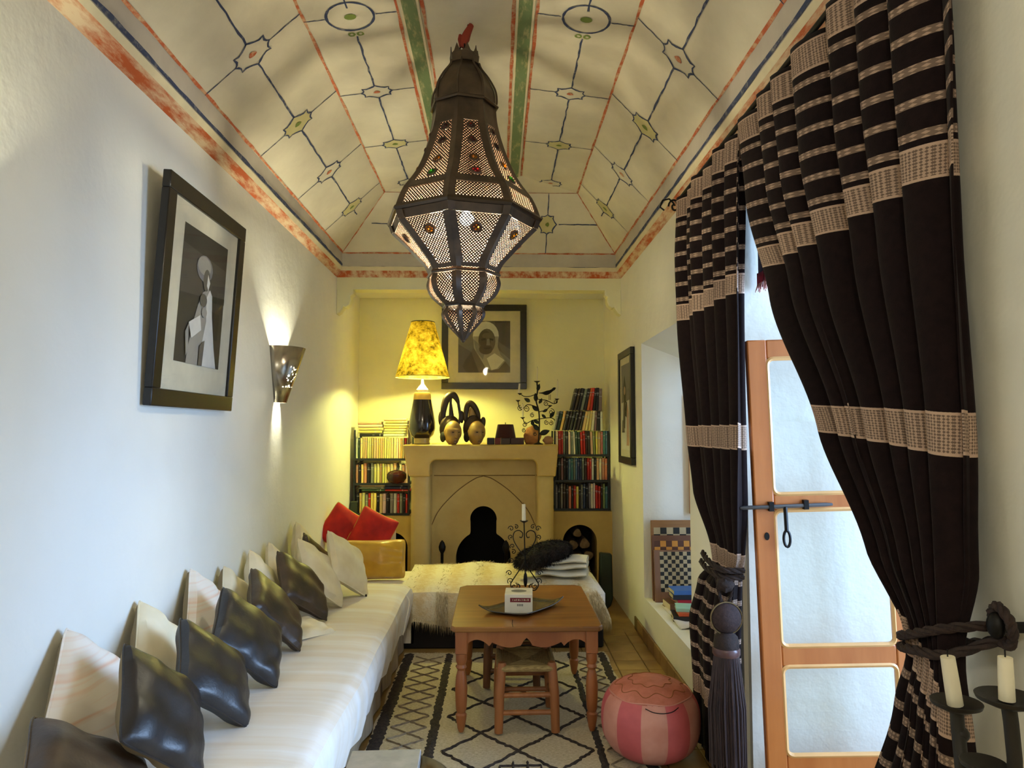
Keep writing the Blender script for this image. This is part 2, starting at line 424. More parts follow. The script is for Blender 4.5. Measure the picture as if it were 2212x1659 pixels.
for (i, j, left, dy, tm) in ((3, 4, True, 0, .5), (3, 4, False, 0, .5), (4, 5, True, .07, .5), (4, 5, False, .07, .5)):
    f = side(i, j, left)
    for k, yy in enumerate(YS):
        c = f.p(tm, yy + dy); lower = (i == 3)
        sc = .92 if lower else .80
        big = (not lower) and k == 2
        if big:
            # round medallion with two little scrolls
            mb = MB(); rr = .115
            ribbon(mb, [f.P2(c, rr * math.cos(t), rr * math.sin(t)) for t in [2 * math.pi * q / 36 for q in range(36)]], f.n, .012, True)
            o = mb.build('round_medallion', blue_paint, ceil, smooth=False)
            m3 = MB()
            for sx in (-1, 1):
                ribbon(m3, [f.P2(c, sx * .022 + .014 * math.cos(t), .15 + .014 * math.sin(t)) for t in [2 * math.pi * q / 12 for q in range(12)]], f.n, .01, True)
            m3.poly([f.P2(c, .03 * math.cos(t), .024 * math.sin(t)) + f.n * .003 for t in [2 * math.pi * q / 12 for q in range(12)]])
            m3.build('painted_dab', olive_paint, o, smooth=False)
            hw = rr
        else:
            cartouche(f, c, sc, olive_paint if (k % 2 == (1 if lower else 0)) else red_paint, (k + (0 if lower else 1)) % 2 == 1)
            hw = .105 * sc
        hx = hw / f.L * 1.08
        if yy + dy < 5.62 or lower:
            ribbon(blues, line(f.p(.0, yy + dy), f.p(tm - hx, yy + dy), 8), f.n, .006, jit=.002); ribbon(blues, line(f.p(tm + hx, yy + dy), f.p(1.0, yy + dy), 8), f.n, .006, jit=.002)
        y2 = (YS[k + 1] + dy - .088 * sc) if k + 1 < len(YS) else yy + dy + .20
        ribbon(blues, line(f.p(tm, yy + dy + (.17 if big else .09 * sc)), f.p(tm, y2), 12), f.n, .010, jit=.003)
    # red lines
    yend0, yend1 = LV[i][2], LV[j][2]
    ribbon(reds, line(f.p(0.012, YN + .1), f.p(0.012, yend0), 90), f.n, .014, jit=.002)
    if i == 4: pass
# far hip
a, b = LV[3], LV[4]
fb = Facet((-.13, a[2], a[3]), (0, b[2] - a[2], b[3] - a[3]), (1, 0, 0))
if fb.n.z > 0: fb.n = -fb.n
for cx_ in (-.41, .565):
    c = fb.p(.5, cx_ + 0.0); cartouche(fb, c, .85, olive_paint, True)
ribbon(blues, line(fb.p(.5, -.95), fb.p(.5, -.51), 10), fb.n, .010, jit=.003); ribbon(blues, line(fb.p(.5, -.31), fb.p(.5, .465), 10), fb.n, .010, jit=.003); ribbon(blues, line(fb.p(.5, .665), fb.p(.5, 1.0), 10), fb.n, .010, jit=.003)
for cx_ in (-.41, .565):
    ribbon(blues, line(fb.p(0, cx_), fb.p(.33, cx_), 6), fb.n, .009, jit=.002); ribbon(blues, line(fb.p(.67, cx_), fb.p(1, cx_), 6), fb.n, .009, jit=.002)
ribbon(reds, line((a[0], a[2], a[3]), (a[1], a[2], a[3]), 40), fb.n, .014, jit=.002)
ribbon(reds, line((b[0], b[2], b[3]), (b[1], b[2], b[3]), 40), (0, 0, -1), .013, jit=.002)
for k in (0, 1):
    ribbon(reds, line((a[k], a[2], a[3]), (b[k], b[2], b[3]), 14), (0, -.6, -.6), .012, jit=.002)
f2 = LV[2]; k2 = MB()
for k in (0, 1):
    ribbon(k2, line((f2[k] + (.004 if k == 0 else -.004), YN + .1, f2[3] + .012), (f2[k] + (.004 if k == 0 else -.004), f2[2], f2[3] + .012), 90), (1 if k == 0 else -1, 0, -.2), .020, jit=.002)
ribbon(k2, line((f2[0], f2[2] - .004, f2[3] + .012), (f2[1], f2[2] - .004, f2[3] + .012), 40), (0, -1, -.5), .020, jit=.002)
k2.build('blue_border_line', blue_paint, ceil, smooth=False)
blues.build('blue_lines', blue_paint, ceil, smooth=False); reds.build('red_lines', red_paint, ceil, smooth=False)
# two raised green battens with orange edging on the flat middle
for (o1, g0, g1, o2) in ((-.486, -.457, -.387, -.360), (.080, .103, .170, .194)):
    z = 3.66
    mb = MB().box(g0 - .012, g1 + .012, YN, 5.58, z - .012, z); b_ = mb.build('batten', cream_paint, ceil, smooth=False)
    MB().box(g0, g1, YN, 5.575, z - .015, z - .012).build('green_stripe', green_paint, b_, smooth=False)
    mm = MB()
    for o_ in (o1, o2): ribbon(mm, line((o_, YN, z), (o_, 5.58, z), 90), (0, 0, -1), .016, jit=.002)
    mm.build('orange_edging', red_paint, b_, smooth=False)
# ---------------- window of the niche (seen edge-on) and the door
wx = XR + .58
win = struct(thing('window_1', 'brown wooden window at the back of the wall niche', 'window', (wx, 4.87, .33)))
del win['category']
MB().box(wx, wx + .06, 5.47, 5.55, .33, 2.16).box(wx, wx + .06, 4.2, 4.28, .33, 2.16).box(wx, wx + .06, 4.2, 5.55, .33, .40).box(wx, wx + .06, 4.2, 5.55, 2.09, 2.16).build('window_frame', door_wood, win, smooth=False)
for yy in (4.70, 5.08): MB().box(wx + .01, wx + .05, yy - .018, yy + .018, .40, 2.09).build('mullion', door_wood, win, smooth=False)
for zz in (.95, 1.52): MB().box(wx + .012, wx + .048, 4.28, 5.47, zz - .015, zz + .015).build('glazing_bar', door_wood, win, smooth=False)
def glassmat(name, tint, fac=0.92, rough=0.02):
    N = NT(name); g = N.n('ShaderNodeBsdfGlossy', i_Roughness=rough); t = N.n('ShaderNodeBsdfTransparent'); t.inputs[0].default_value = tint
    mx = N.n('ShaderNodeMixShader', i_0=1 - fac); N.l(t.outputs[0], mx.inputs[1]); N.l(g.outputs[0], mx.inputs[2]); N.l(mx.outputs[0], N.out.inputs[0]); return N.m
glass = glassmat('pane_glass', (.97, .99, 1, 1), .965)
pic_glass = glassmat('picture_glass', (.97, .98, .97, 1), .96)
for i in range(3):
    for j in range(3):
        y0 = (4.28, 4.718, 5.098)[i]; y1 = (4.682, 5.062, 5.47)[i]; z0 = (.40, .965, 1.535)[j]; z1 = (.935, 1.505, 2.09)[j]
        MB().box(wx + .028, wx + .032, y0, y1, z0, z1).build('pane', glass, win, smooth=False)
struct(MB().box(1.50, 1.70, 5.505, 5.545, .97, 1.895).build('trim_5', door_wood, smooth=False, bevel=.004), 'brown wooden shutter folded against the niche side')
# door leaf folded back against the reveal
dr = struct(thing('door_1', 'glazed honey-brown wooden door standing open against the white reveal', 'door', (1.17, 3.12, 0.02), rot=(0, R(-1.6), R(-3)))); del dr['category']
DH, DW, ST, TH = 2.0, .66, .085, .042
rails = [(0.02, .20), (.575, .66), (1.245, 1.315), (DH - .085, DH)]
def dpart(n, mb, m=door_wood): return mb.build(n, m, dr, local=True, smooth=True, bevel=.006)
dpart('stile', MB().box(0, ST, 0, TH, 0, DH)); dpart('stile', MB().box(DW - ST, DW, 0, TH, 0, DH))
for a, b in rails: dpart('rail', MB().box(ST, DW - ST, .002, TH - .002, a, b))
for k in range(3):
    z0, z1 = rails[k][1], rails[k + 1][0]
    MB().box(ST, DW - ST, .02, .024, z0, z1).build('pane', glass, dr, local=True, smooth=False)
    bead = MB(); x0, x1 = ST, DW - ST; r = .03
    pts = [(x0 + r, z0), (x1 - r, z0)] + arc(x1 - r, z0 + r, r, -90, 0, 4) + arc(x1 - r, z1 - r, r, 0, 90, 4) + arc(x0 + r, z1 - r, r, 90, 180, 4) + arc(x0 + r, z0 + r, r, 180, 270, 4)
    bead.tube([(p[0], .008, p[1]) for p in pts], .011, 6, closed=True); bead.build('glazing_bead', door_edge, dr, local=True)
bolt = MB().tube([(-.07, -.014, 1.262), (-.055, -.014, 1.262), (.30, -.014, 1.268), (.33, -.014, 1.268)], [.004, .009, .009, .006], 8).build('bolt', mat('dark_steel', (104, 104, 108), .35, .7), dr, local=True)
bk = MB().box(.055, .075, -.026, 0, 1.245, 1.285).box(.205, .225, -.026, 0, 1.25, 1.29); bk.build('bracket', ironm, bolt, local=True, smooth=False)
hd = MB().tube([(.125, -.018, 1.262), (.125, -.02, 1.16)], .009, 6); hd.tube([(.125 + .014 * math.cos(t), -.02, 1.125 + .035 * math.sin(t)) for t in [2 * math.pi * k / 16 for k in range(16)]], .006, 6, closed=True)
hd.build('bolt_handle', ironm, bolt, local=True)
kh = MB().prism([(.045 + .011 * math.cos(t), 1.135 + .017 * math.sin(t)) for t in [2 * math.pi * k / 12 for k in range(12)]], 'y', -.004, 0); kh.build('keyhole', ironm, dr, local=True)
# ================================================================== LANTERN
LX, LY = -.165, 3.46
def lant_panel_mat():
    N = NT('pierced_panel'); tc = N.n('ShaderNodeUVMap')
    def rings(scale, off):
        mp = N.n('ShaderNodeMapping'); mp.inputs['Scale'].default_value = (scale, scale, 1); mp.inputs['Location'].default_value = (off, off, 0); N.l(tc.outputs[0], mp.inputs[0])
        fr = N.n('ShaderNodeVectorMath', operation='FRACTION'); N.l(mp.outputs[0], fr.inputs[0])
        sb = N.n('ShaderNodeVectorMath', operation='SUBTRACT'); N.l(fr.outputs[0], sb.inputs[0]); sb.inputs[1].default_value = (.5, .5, 0)
        ml = N.n('ShaderNodeVectorMath', operation='MULTIPLY'); N.l(sb.outputs[0], ml.inputs[0]); ml.inputs[1].default_value = (1, 1, 0)
        ln = N.n('ShaderNodeVectorMath', operation='LENGTH'); N.l(ml.outputs[0], ln.inputs[0])
        return N.math('COMPARE', ln.outputs['Value'], .43, .125)
    m = N.math('MAXIMUM', rings(62, 0), rings(62, .5))
    N.b.inputs['Base Color'].default_value = rgb(60, 48, 40); N.b.inputs['Metallic'].default_value = .75; N.b.inputs['Roughness'].default_value = .4
    tl = N.n('ShaderNodeBsdfTranslucent'); tl.inputs[0].default_value = rgb(112, 82, 64)
    tr = N.n('ShaderNodeBsdfTransparent'); tr.inputs[0].default_value = (1, .95, .88, 1)
    mx = N.n('ShaderNodeMixShader', i_0=.5); N.l(tl.outputs[0], mx.inputs[1]); N.l(tr.outputs[0], mx.inputs[2])
    mm = N.n('ShaderNodeMixShader'); N.l(m, mm.inputs[0]); N.l(mx.outputs[0], mm.inputs[1]); N.l(N.b.outputs[0], mm.inputs[2]); N.l(mm.outputs[0], N.out.inputs[0])
    return N.m
pierced = lant_panel_mat()
def gemmat(name, c):
    N = NT(name); N.b.inputs['Base Color'].default_value = rgb(*c); N.b.inputs['Roughness'].default_value = .12; N.b.inputs['Transmission Weight'].default_value = .85; return N.m
gems = [gemmat('red_glass', (230, 20, 40)), gemmat('amber_glass', (240, 150, 20)), gemmat('green_glass', (60, 220, 40)), gemmat('dark_red_glass', (90, 10, 16)), gemmat('brown_glass', (140, 80, 20))]
lant = thing('hanging_lantern', 'large dark pierced metal lantern with coloured glass studs hanging from the ceiling', 'lantern', (LX, LY, 2.06))
ROT = R(-90 - 8)
NF = 8
def vtx(r, z, k): an = ROT + 2 * math.pi * k / NF; return Vector((LX + r * math.cos(an), LY + r * math.sin(an), z))
def smoothprof(prof, n=5):
    p = spline([(r, z, 0) for r, z in prof], n); return [(max(v.x, .003), v.y) for v in p]
def section(prof, ribw, strap_top, strap_bot, gem_rows=(), open_panels=True):
    P = smoothprof(prof); n = len(P)
    arcl = [0]
    for k in range(1, n): arcl.append(arcl[-1] + math.hypot(P[k][0] - P[k - 1][0], P[k][1] - P[k - 1][1]))
    for k in range(NF):
        mb = MB()
        for a in range(n - 1):
            q = []; uv = []
            for (i, s) in ((a, k), (a, k + 1), (a + 1, k + 1), (a + 1, k)):
                q.append(vtx(P[i][0] * .985, P[i][1], s)); ch = 2 * P[i][0] * math.sin(math.pi / NF)
                uv.append(((-.5 if s == k else .5) * ch, arcl[i]))
            mb.quad(*q, uv=uv)
        pn = mb.build('pierced_panel', pierced if open_panels else lant_metal, lant, smooth=False)
        rb = MB()   # rib straddling the edge
        for a in range(n - 1):
            rows = []
            for i in (a, a + 1):
                r, z = P[i]; c = vtx(r * 1.0, z, k); l_ = vtx(r, z, k - 1); r_ = vtx(r, z, k + 1)
                w = min(ribw, (r_ - c).length * .30)
                out = Vector((c.x - LX, c.y - LY, 0)).normalized() * .004
                rows.append((c + (l_ - c).normalized() * w + out * .5, c + out * 2, c + (r_ - c).normalized() * w + out * .5))
            rb.quad(rows[0][0], rows[0][1], rows[1][1], rows[1][0]); rb.quad(rows[0][1], rows[0][2], rows[1][2], rows[1][1])
        rb.build('rib', lant_metal, lant, smooth=False, thick=.004)
        for gi, (t, sz, cols) in enumerate(gem_rows):
            i = min(range(n), key=lambda i: abs(arcl[i] / arcl[-1] - t)); r, z = P[i]
            m = (vtx(r, z, k) + vtx(r, z, k + 1)) / 2; dirv = Vector((m.x - LX, m.y - LY, 0)).normalized()
            i2 = min(i + 1, n - 1); dz = P[i2][1] - P[i - 1][1]; drr = P[i2][0] - P[i - 1][0]
            nv = Vector((dirv.x * abs(dz), dirv.y * abs(dz), drr * (1 if dz < 0 else -1))).normalized()
            M = nv.to_track_quat('Z', 'Y').to_matrix()
            g = MB().ball(m + nv * .004, sz, sz * .9, .012, 12, 6, M=M); g = g.build('glass_stud', gems[cols[k % len(cols)]], lant)
            MB().tube([m + nv * .004 + M @ Vector((sz * 1.12 * math.cos(t_), sz * 1.02 * math.sin(t_), 0)) for t_ in [2 * math.pi * q / 12 for q in range(12)]], .006, 5, closed=True).build('stud_rim', lant_metal, g)
    st = MB()
    for (h, idx) in ((strap_top, 0), (strap_bot, n - 1)):
        if not h: continue
        i = idx; acc = 0; rows = [P[i]]
        while acc < h:
            i2 = i + (1 if idx == 0 else -1)
            if i2 < 0 or i2 >= n: break
            d = abs(arcl[i2] - arcl[i]); t = min(1, (h - acc) / d)
            rows.append((P[i][0] + (P[i2][0] - P[i][0]) * t, P[i][1] + (P[i2][1] - P[i][1]) * t)); acc += d; i = i2
        for a in range(len(rows) - 1):
            for k in range(NF): st.quad(*[vtx(r + .004, z, s) for (r, z), s in ((rows[a], k), (rows[a], k + 1), (rows[a + 1], k + 1), (rows[a + 1], k))])
    if st.f: st.build('strap', lant_metal, lant, smooth=False, thick=.004)
def oct_ring(z, r, t, m=lant_shiny):
    MB().tube([vtx(r, z, k) for k in range(NF)], t, 6, closed=True).build('rim', m, lant, smooth=False)
section([(.150, 3.22), (.158, 3.14), (.180, 3.05), (.215, 2.95), (.262, 2.85), (.330, 2.755)], .030, .12, .035, ((.30, .016, (3,)), (.46, .017, (3, 3, 4)), (.66, .018, (1,)), (.86, .021, (0, 2))))
section([(.330, 2.755), (.352, 2.71), (.372, 2.655)], .030, .012, .012)
oct_ring(2.648, .378, .013)
section([(.372, 2.640), (.358, 2.600)], .03, .0, .0, (), False)
section([(.356, 2.598), (.290, 2.535), (.232, 2.475), (.190, 2.43), (.168, 2.39)], .032, .0, .022, ((.25, .022, (4, 1)),))
section([(.170, 2.388), (.172, 2.372)], .028, 0, 0)
oct_ring(2.376, .178, .008)
section([(.168, 2.368), (.176, 2.33), (.160, 2.285), (.128, 2.25), (.096, 2.225)], .024, .0, .018)
oct_ring(2.222, .100, .006)
section([(.088, 2.218), (.100, 2.19), (.090, 2.16), (.058, 2.12), (.024, 2.085), (.004, 2.06)], .014, .0, .05)
MB().ball((LX, LY, 2.056), .010, seg=10, rings=6).build('finial', lant_shiny, lant)
# ribbed dome and crown
section([(.070, 3.455), (.082, 3.425), (.118, 3.375), (.152, 3.31), (.160, 3.255), (.156, 3.225)], .004, 0, 0, (), False)
oct_ring(3.222, .166, .009)
cr = MB()
for k in range(NF):
    a, b = vtx(.069, 3.44, k), vtx(.069, 3.44, k + 1); a2, b2 = vtx(.074, 3.49, k), vtx(.074, 3.49, k + 1); m2 = (a2 + b2) / 2 + Vector((0, 0, .045))
    a3, b3 = a2 * .78 + b2 * .22 + Vector((0, 0, .008)), a2 * .22 + b2 * .78 + Vector((0, 0, .008))
    cr.quad(a, b, b2, a2); cr.poly([a3, b3, m2]); cr.poly([a2, a3, b3, b2])
cr.build('crown', lant_metal, lant, smooth=False, thick=.003)
MB().lathe([(0, 3.452), (.080, 3.440)], 24, (LX, LY, 0)).build('cap', lant_metal, lant)
hk = MB()
for k in range(3):
    an = 2 * math.pi * k / 3 + .6
    hk.tube([(LX + .05 * math.cos(an), LY + .05 * math.sin(an), 3.49), (LX + .025 * math.cos(an), LY + .025 * math.sin(an), 3.545), (LX, LY, 3.575)], .004, 6)
hk.tube([(LX, LY, 3.57), (LX + .012, LY, 3.61), (LX + .02, LY, 3.66)], .006, 6)
hk.build('hanger', ironm, lant)
ribb = mat('red_ribbon', (150, 52, 30), .7)
rb = MB().tube([(LX - .008, LY - .01, 3.535), (LX + .002, LY - .014, 3.575), (LX + .014, LY - .012, 3.61), (LX + .034, LY - .005, 3.655)], [.012, .024, .020, .014], 8)
rb.tube([(LX - .02, LY - .01, 3.60), (LX - .025, LY - .014, 3.575), (LX - .018, LY, 3.545)], .009, 6); rb.build('red_tie', ribb, lant)
def emit(name, col, s):
    N = NT(name); e = N.n('ShaderNodeEmission', i_Strength=s); e.inputs[0].default_value = col; N.l(e.outputs[0], N.out.inputs[0]); return N.m
bulb_glow = emit('bulb_glow', (1, .93, .8, 1), 60)
MB().ball((LX + .02, LY - .1, 2.635), .035, seg=14, rings=8).build('bulb', bulb_glow, lant)
MB().lathe([(.018, 2.67), (.018, 2.74)], 10, (LX + .02, LY - .1, 0)).build('bulb_socket', ironm, lant)
point('lantern_light', (LX, LY, 2.56), E_LANTERN, (1, .97, .72), .05)
# ================================================================== PICTURES
ink = [mat('print_grey_%d' % i, c, .6, scale=9, detail=5) for i, c in enumerate([(52, 46, 38), (96, 88, 78), (150, 144, 136), (208, 204, 198), (28, 26, 24), (74, 66, 58), (184, 146, 128), (120, 116, 118)])]
def picture(label, cat, center, right, up, w, h, fw, layers, pw, ph, poff=(0, 0), fd=.035):
    """framed print; right/up span its plane, layers are flat shapes (material index, outline in -1..1)"""
    c, r, u = Vector(center), Vector(right).normalized(), Vector(up).normalized(); n = r.cross(u).normalized()
    t = thing('framed_picture', label, 'picture', c - u * h / 2)
    def P(a, b, d): return c + r * a + u * b + n * d
    mb = MB()
    for (a0, a1, b0, b1) in ((-w / 2, w / 2, h / 2 - fw, h / 2), (-w / 2, w / 2, -h / 2, -h / 2 + fw), (-w / 2, -w / 2 + fw, -h / 2 + fw, h / 2 - fw), (w / 2 - fw, w / 2, -h / 2 + fw, h / 2 - fw)):
        m = MB(); v = [P(a, b, d) for d in (-fd / 2, fd / 2) for a, b in ((a0, b0), (a1, b0), (a1, b1), (a0, b1))]
        i = 0; m.v = [tuple(q) for q in v]; m.f = [(3, 2, 1, 0), (4, 5, 6, 7), (0, 1, 5, 4), (1, 2, 6, 5), (2, 3, 7, 6), (3, 0, 4, 7)]
        m.build('frame_bar', frame_black, t, smooth=True, bevel=.004)
    b = fd / 2 - .014
    MB().quad(P(-w / 2 + fw, -h / 2 + fw, b), P(w / 2 - fw, -h / 2 + fw, b), P(w / 2 - fw, h / 2 - fw, b), P(-w / 2 + fw, h / 2 - fw, b)).build('mat_board', mat_board, t, smooth=False)
    bk = MB().quad(P(-w / 2 + .01, -h / 2 + .01, -fd / 2 + .002), P(w / 2 - .01, -h / 2 + .01, -fd / 2 + .002), P(w / 2 - .01, h / 2 - .01, -fd / 2 + .002), P(-w / 2 + .01, h / 2 - .01, -fd / 2 + .002)).build('backing', frame_black, t, smooth=False)
    pr = None
    for li, (mi, outline) in enumerate(layers):
        m = MB(); m.poly([P(poff[0] + a * pw / 2, poff[1] + bb * ph / 2, b + .0008 + .0005 * li) for a, bb in outline])
        o = m.build('print' if pr is None else 'print_shape', ink[mi], t if pr is None else pr, smooth=False)
        pr = pr or o
    g = fd / 2 - .005
    MB().quad(P(-w / 2 + fw, -h / 2 + fw, g), P(w / 2 - fw, -h / 2 + fw, g), P(w / 2 - fw, h / 2 - fw, g), P(-w / 2 + fw, h / 2 - fw, g)).build('picture_glass', pic_glass, t, smooth=False)
    return t
def ell(cx, cy, rx, ry, n=20, a0=0, a1=360): return [(cx + rx * math.cos(R(a0 + (a1 - a0) * k / n)), cy + ry * math.sin(R(a0 + (a1 - a0) * k / n))) for k in range(n if a1 - a0 == 360 else n + 1)]
FULL = [(-1, -1), (1, -1), (1, 1), (-1, 1)]
# left wall: robed figure, leaning out a little at the top
fig = [(0, FULL), (5, [(-1, .55), (1, .48), (1, .62), (-1, .72)]), (5, [(-1, -.0), (1, .1), (1, .5), (-1, .55)]), (4, [(.3, .02), (1, .06), (1, .16), (.3, .12)]), (4, [(.45, -.55), (.8, -.55), (.8, -.12), (.45, -.12)]),
       (2, [(-.55, -1), (.8, -1), (.62, -.62), (.42, -.2), (.36, .1), (.2, .2), (-.05, .12), (-.22, -.1), (-.38, -.4), (-.48, -.7)]),
       (3, [(.05, -1), (.82, -1), (.66, -.7), (.45, -.2), (.38, .12), (.26, .2), (.12, .05), (.2, -.3), (.1, -.6)]),
       (7, ell(-.05, .48, .36, .20)), (2, ell(-.08, .52, .30, .14)), (1, ell(.06, .32, .15, .17)), (3, [(.1, .42), (.22, .3), (.16, .18), (.08, .24)]),
       (1, ell(-.02, .0, .16, .10)), (3, [(-.58, -.40), (-.12, -.24), (-.02, -.46), (-.42, -.62)]), (2, ell(.05, -.18, .12, .08)), (2, [(-.7, -.55), (-.58, -.42), (-.52, -.8), (-.6, -.9)]), (1, [(-.05, -1), (.12, -1), (.16, -.6), (-.05, -.7)])]
ang = R(3.2)
picture('black framed photograph of a robed figure in a headdress, hung on the left wall', 'picture', (XL + .055, 3.375, 2.215), (0, 1, 0), (math.sin(ang), 0, math.cos(ang)), .89, .99, .075, fig, .50, .62, (0.0, .02))
# back wall: hooded portrait above the mantel
por = [(1, FULL), (5, [(-1, -1), (-.2, -1), (-.5, -.2), (-1, .1)]), (5, [(.4, 1), (1, 1), (1, -.1), (.55, .2)]), (7, [(.3, .1), (1, -.5), (1, -.8), (.5, -.2)]),
       (3, ell(.06, .42, .50, .56)), (2, [(-.42, .4), (-.40, -.05), (-.1, -.55), (.05, -.8), (.28, -.92), (.55, -.86), (.82, -.55), (.62, -.3), (.52, 0), (.55, .4)]), (7, [(-.42, .3), (-.3, -.2), (-.05, -.5), (.0, -.3), (-.2, .1)]),
       (3, [(.1, -.45), (.4, -.25), (.78, -.52), (.5, -.84), (.28, -.9), (.2, -.7)]),
       (1, ell(.10, .22, .33, .48)), (5, ell(.06, -.1, .26, .2)), (5, ell(.02, .30, .24, .34)), (1, ell(.14, .42, .22, .12)), (7, [(.10, .3), (.2, .3), (.22, .05), (.08, .05)]), (0, [(-.12, .3), (.06, .34), (.05, .26), (-.1, .22)]), (0, [(.2, .34), (.36, .3), (.34, .22), (.21, .26)]), (0, [(-.02, -.04), (.26, -.02), (.2, -.1), (.02, -.1)])]
picture('black framed photograph of a hooded face above the mantelpiece', 'picture', (at(1046, 749, YB - .03).x, YB - .025, at(1046, 749, YB - .03).z), (1, 0, 0), (0, 0, 1), .90, .90, .068, por, .55, .55, (.0, 0))
# right wall: narrow view of a third picture
st3 = [(3, FULL), (7, [(-1, .1), (1, .15), (1, 1), (-1, 1)]), (0, [(-.4, .1), (.1, .1), (.2, .45), (-.2, .75), (-.5, .5)]), (6, [(.2, -.9), (.8, -.9), (.7, -.1), (.4, .1)]), (5, [(-.6, -.5), (-.1, -.5), (0, .1), (-.4, .1)]), (4, [(-.1, -.2), (.3, -.25), (.4, .1), (.1, .15)]), (1, [(-.8, -.6), (-.2, -.6), (-.3, -.35), (-.7, -.3)]), (6, ell(-.1, .38, .2, .1))]
pc = at(1356, 876, 6.1)
picture('black framed picture hung on the right wall beyond the niche', 'picture', (XR - .022, 6.12, 1.82), (0, -1, 0), (0, 0, 1), .62, .98, .06, st3, .40, .74)
# ================================================================== SCONCES
pierce2 = None
def sconce_mat():
    N = NT('sconce_steel'); N.b.inputs['Base Color'].default_value = rgb(176, 170, 160); N.b.inputs['Metallic'].default_value = .9; N.b.inputs['Roughness'].default_value = .22
    tc = N.n('ShaderNodeTexCoord'); v = N.n('ShaderNodeTexVoronoi', i_Scale=46.0); N.l(tc.outputs['Object'], v.inputs['Vector'])
    holes = N.math('LESS_THAN', v.outputs['Distance'], .30)
    sx = N.n('ShaderNodeSeparateXYZ'); N.l(tc.outputs['Object'], sx.inputs[0])
    d1 = N.math('COMPARE', sx.outputs[2], .17, .07); d2 = N.math('COMPARE', sx.outputs[1], -.03, .05)
    m = N.math('MULTIPLY', N.math('MULTIPLY', holes, d1), d2)
    tr = N.n('ShaderNodeBsdfTransparent'); mx = N.n('ShaderNodeMixShader'); N.l(m, mx.inputs[0]); N.l(N.b.outputs[0], mx.inputs[1]); N.l(tr.outputs[0], mx.inputs[2]); N.l(mx.outputs[0], N.out.inputs[0]); return N.m
scm = sconce_mat()
def sconce(y, label, z0=1.80):
    t = thing('wall_sconce', label, 'wall lamp', (XL, y, z0), 'steel sconces on the left wall')
    sh = MB().lathe([(.062, 0), (.178, .365)], 20, (XL, y, z0), a0=R(-90), a1=R(90), cap=False); sh.build('shade', scm, t, smooth=True, thick=.002)
    MB().box(XL, XL + .012, y - .05, y + .05, z0 + .08, z0 + .28).build('back_plate', steel, t, smooth=False)
    MB().tube([(XL + .01, y, z0 + .17), (XL + .05, y, z0 + .165)], .012, 8).build('socket', steel, t)
    MB().ball((XL + .075, y, z0 + .165), .022, seg=12, rings=8).build('bulb', bulb_glow, t)
    point('sconce_light', (XL + .075, y, z0 + .19), E_SCONCE, (1, .98, .72), .02)
    point('sconce_light', (XL + .070, y, z0 + .13), E_SCONCE * .6, (1, .98, .72), .02)
sconce(4.74, 'small half-cone steel wall lamp lit up and down beside the robed-figure picture')
sconce(1.66, 'half-cone steel wall lamp on the left wall just outside the picture edge')
sconce(-.9, 'unseen half-cone fill lamp added on the left wall behind the camera')  # extra out-of-view sconce, added so the near walls get more light

# unseen globe lamp added behind the camera to brighten the near walls
pd = thing('added_fill_lamp', 'unseen round fill lamp added behind the camera', 'lamp', (-.15, -.9, 2.7))
MB().ball((-.15, -.9, 2.7), .14, seg=20, rings=14).build('globe', emit('fill_globe_glow', (1, .86, .62, 1), 3), pd)
MB().tube([(-.15, -.9, 2.84), (-.15, -.9, 3.66)], .006, 6).build('cord', ironm, pd)
point('added_fill_light', (-.15, -.9, 2.50), E_FILL, (1, 1, .90), .12)
# ================================================================== FIREPLACE
FY = 6.60
fp = thing('fireplace', 'ochre polished-plaster fireplace with keyhole-shaped hearth on the back wall', 'fireplace', (-.13, FY + .4, 0))
ZM = 1.484
out = [(-.865, ZM), (.568, ZM), (.572, ZM - .03), (.548, 1.19), (.375, 1.19), (.375, 1.28)] + arc(.315, 1.285, .06, 0, 90, 5) + arc(-.557, 1.285, .06, 90, 180, 5) + [(-.617, 1.28), (-.617, 1.19), (-.81, 1.19), (-.868, ZM - .03)]
MB().prism(out, 'y', FY, 7.0).build('mantel', ochre, fp, smooth=True, sharp=30, bevel=.012)
for x0, x1 in ((-.795, -.617), (.375, .533)):
    r = .05; pts = [(x0, 7.0), (x0, FY + .03 + r)] + [(x0 + r - r * math.cos(R(a)), FY + .03 + r - r * math.sin(R(a))) for a in (15, 35, 55, 75, 90)] + [(x1 - r + r * math.sin(R(a)), FY + .03 + r - r * math.cos(R(a))) for a in (0, 15, 35, 55, 75, 90)] + [(x1, 7.0)]
    MB().prism(pts, 'z', 0, 1.192).build('column', ochre2, fp, smooth=True, sharp=30)
HC = -.126; PY = 6.86
def hw(z):
    w = 0
    if z < .40: w = .262
    elif z < .40 + .262: w = math.sqrt(max(0, .262 ** 2 - (z - .40) ** 2))
    if abs(z - .765) < .128: w = max(w, math.sqrt(.128 ** 2 - (z - .765) ** 2))
    if .56 < z <= .765: w = max(w, .124)
    return w
zs = [0] + [.40 + .262 * math.sin(R(a)) for a in range(0, 70, 6)] + [.765 - .128 * math.cos(R(a)) for a in range(20, 181, 8)]
zs = sorted(set([round(z, 4) for z in zs if z <= .893])) + [.893, 1.36]
mb = MB(); tun = MB()
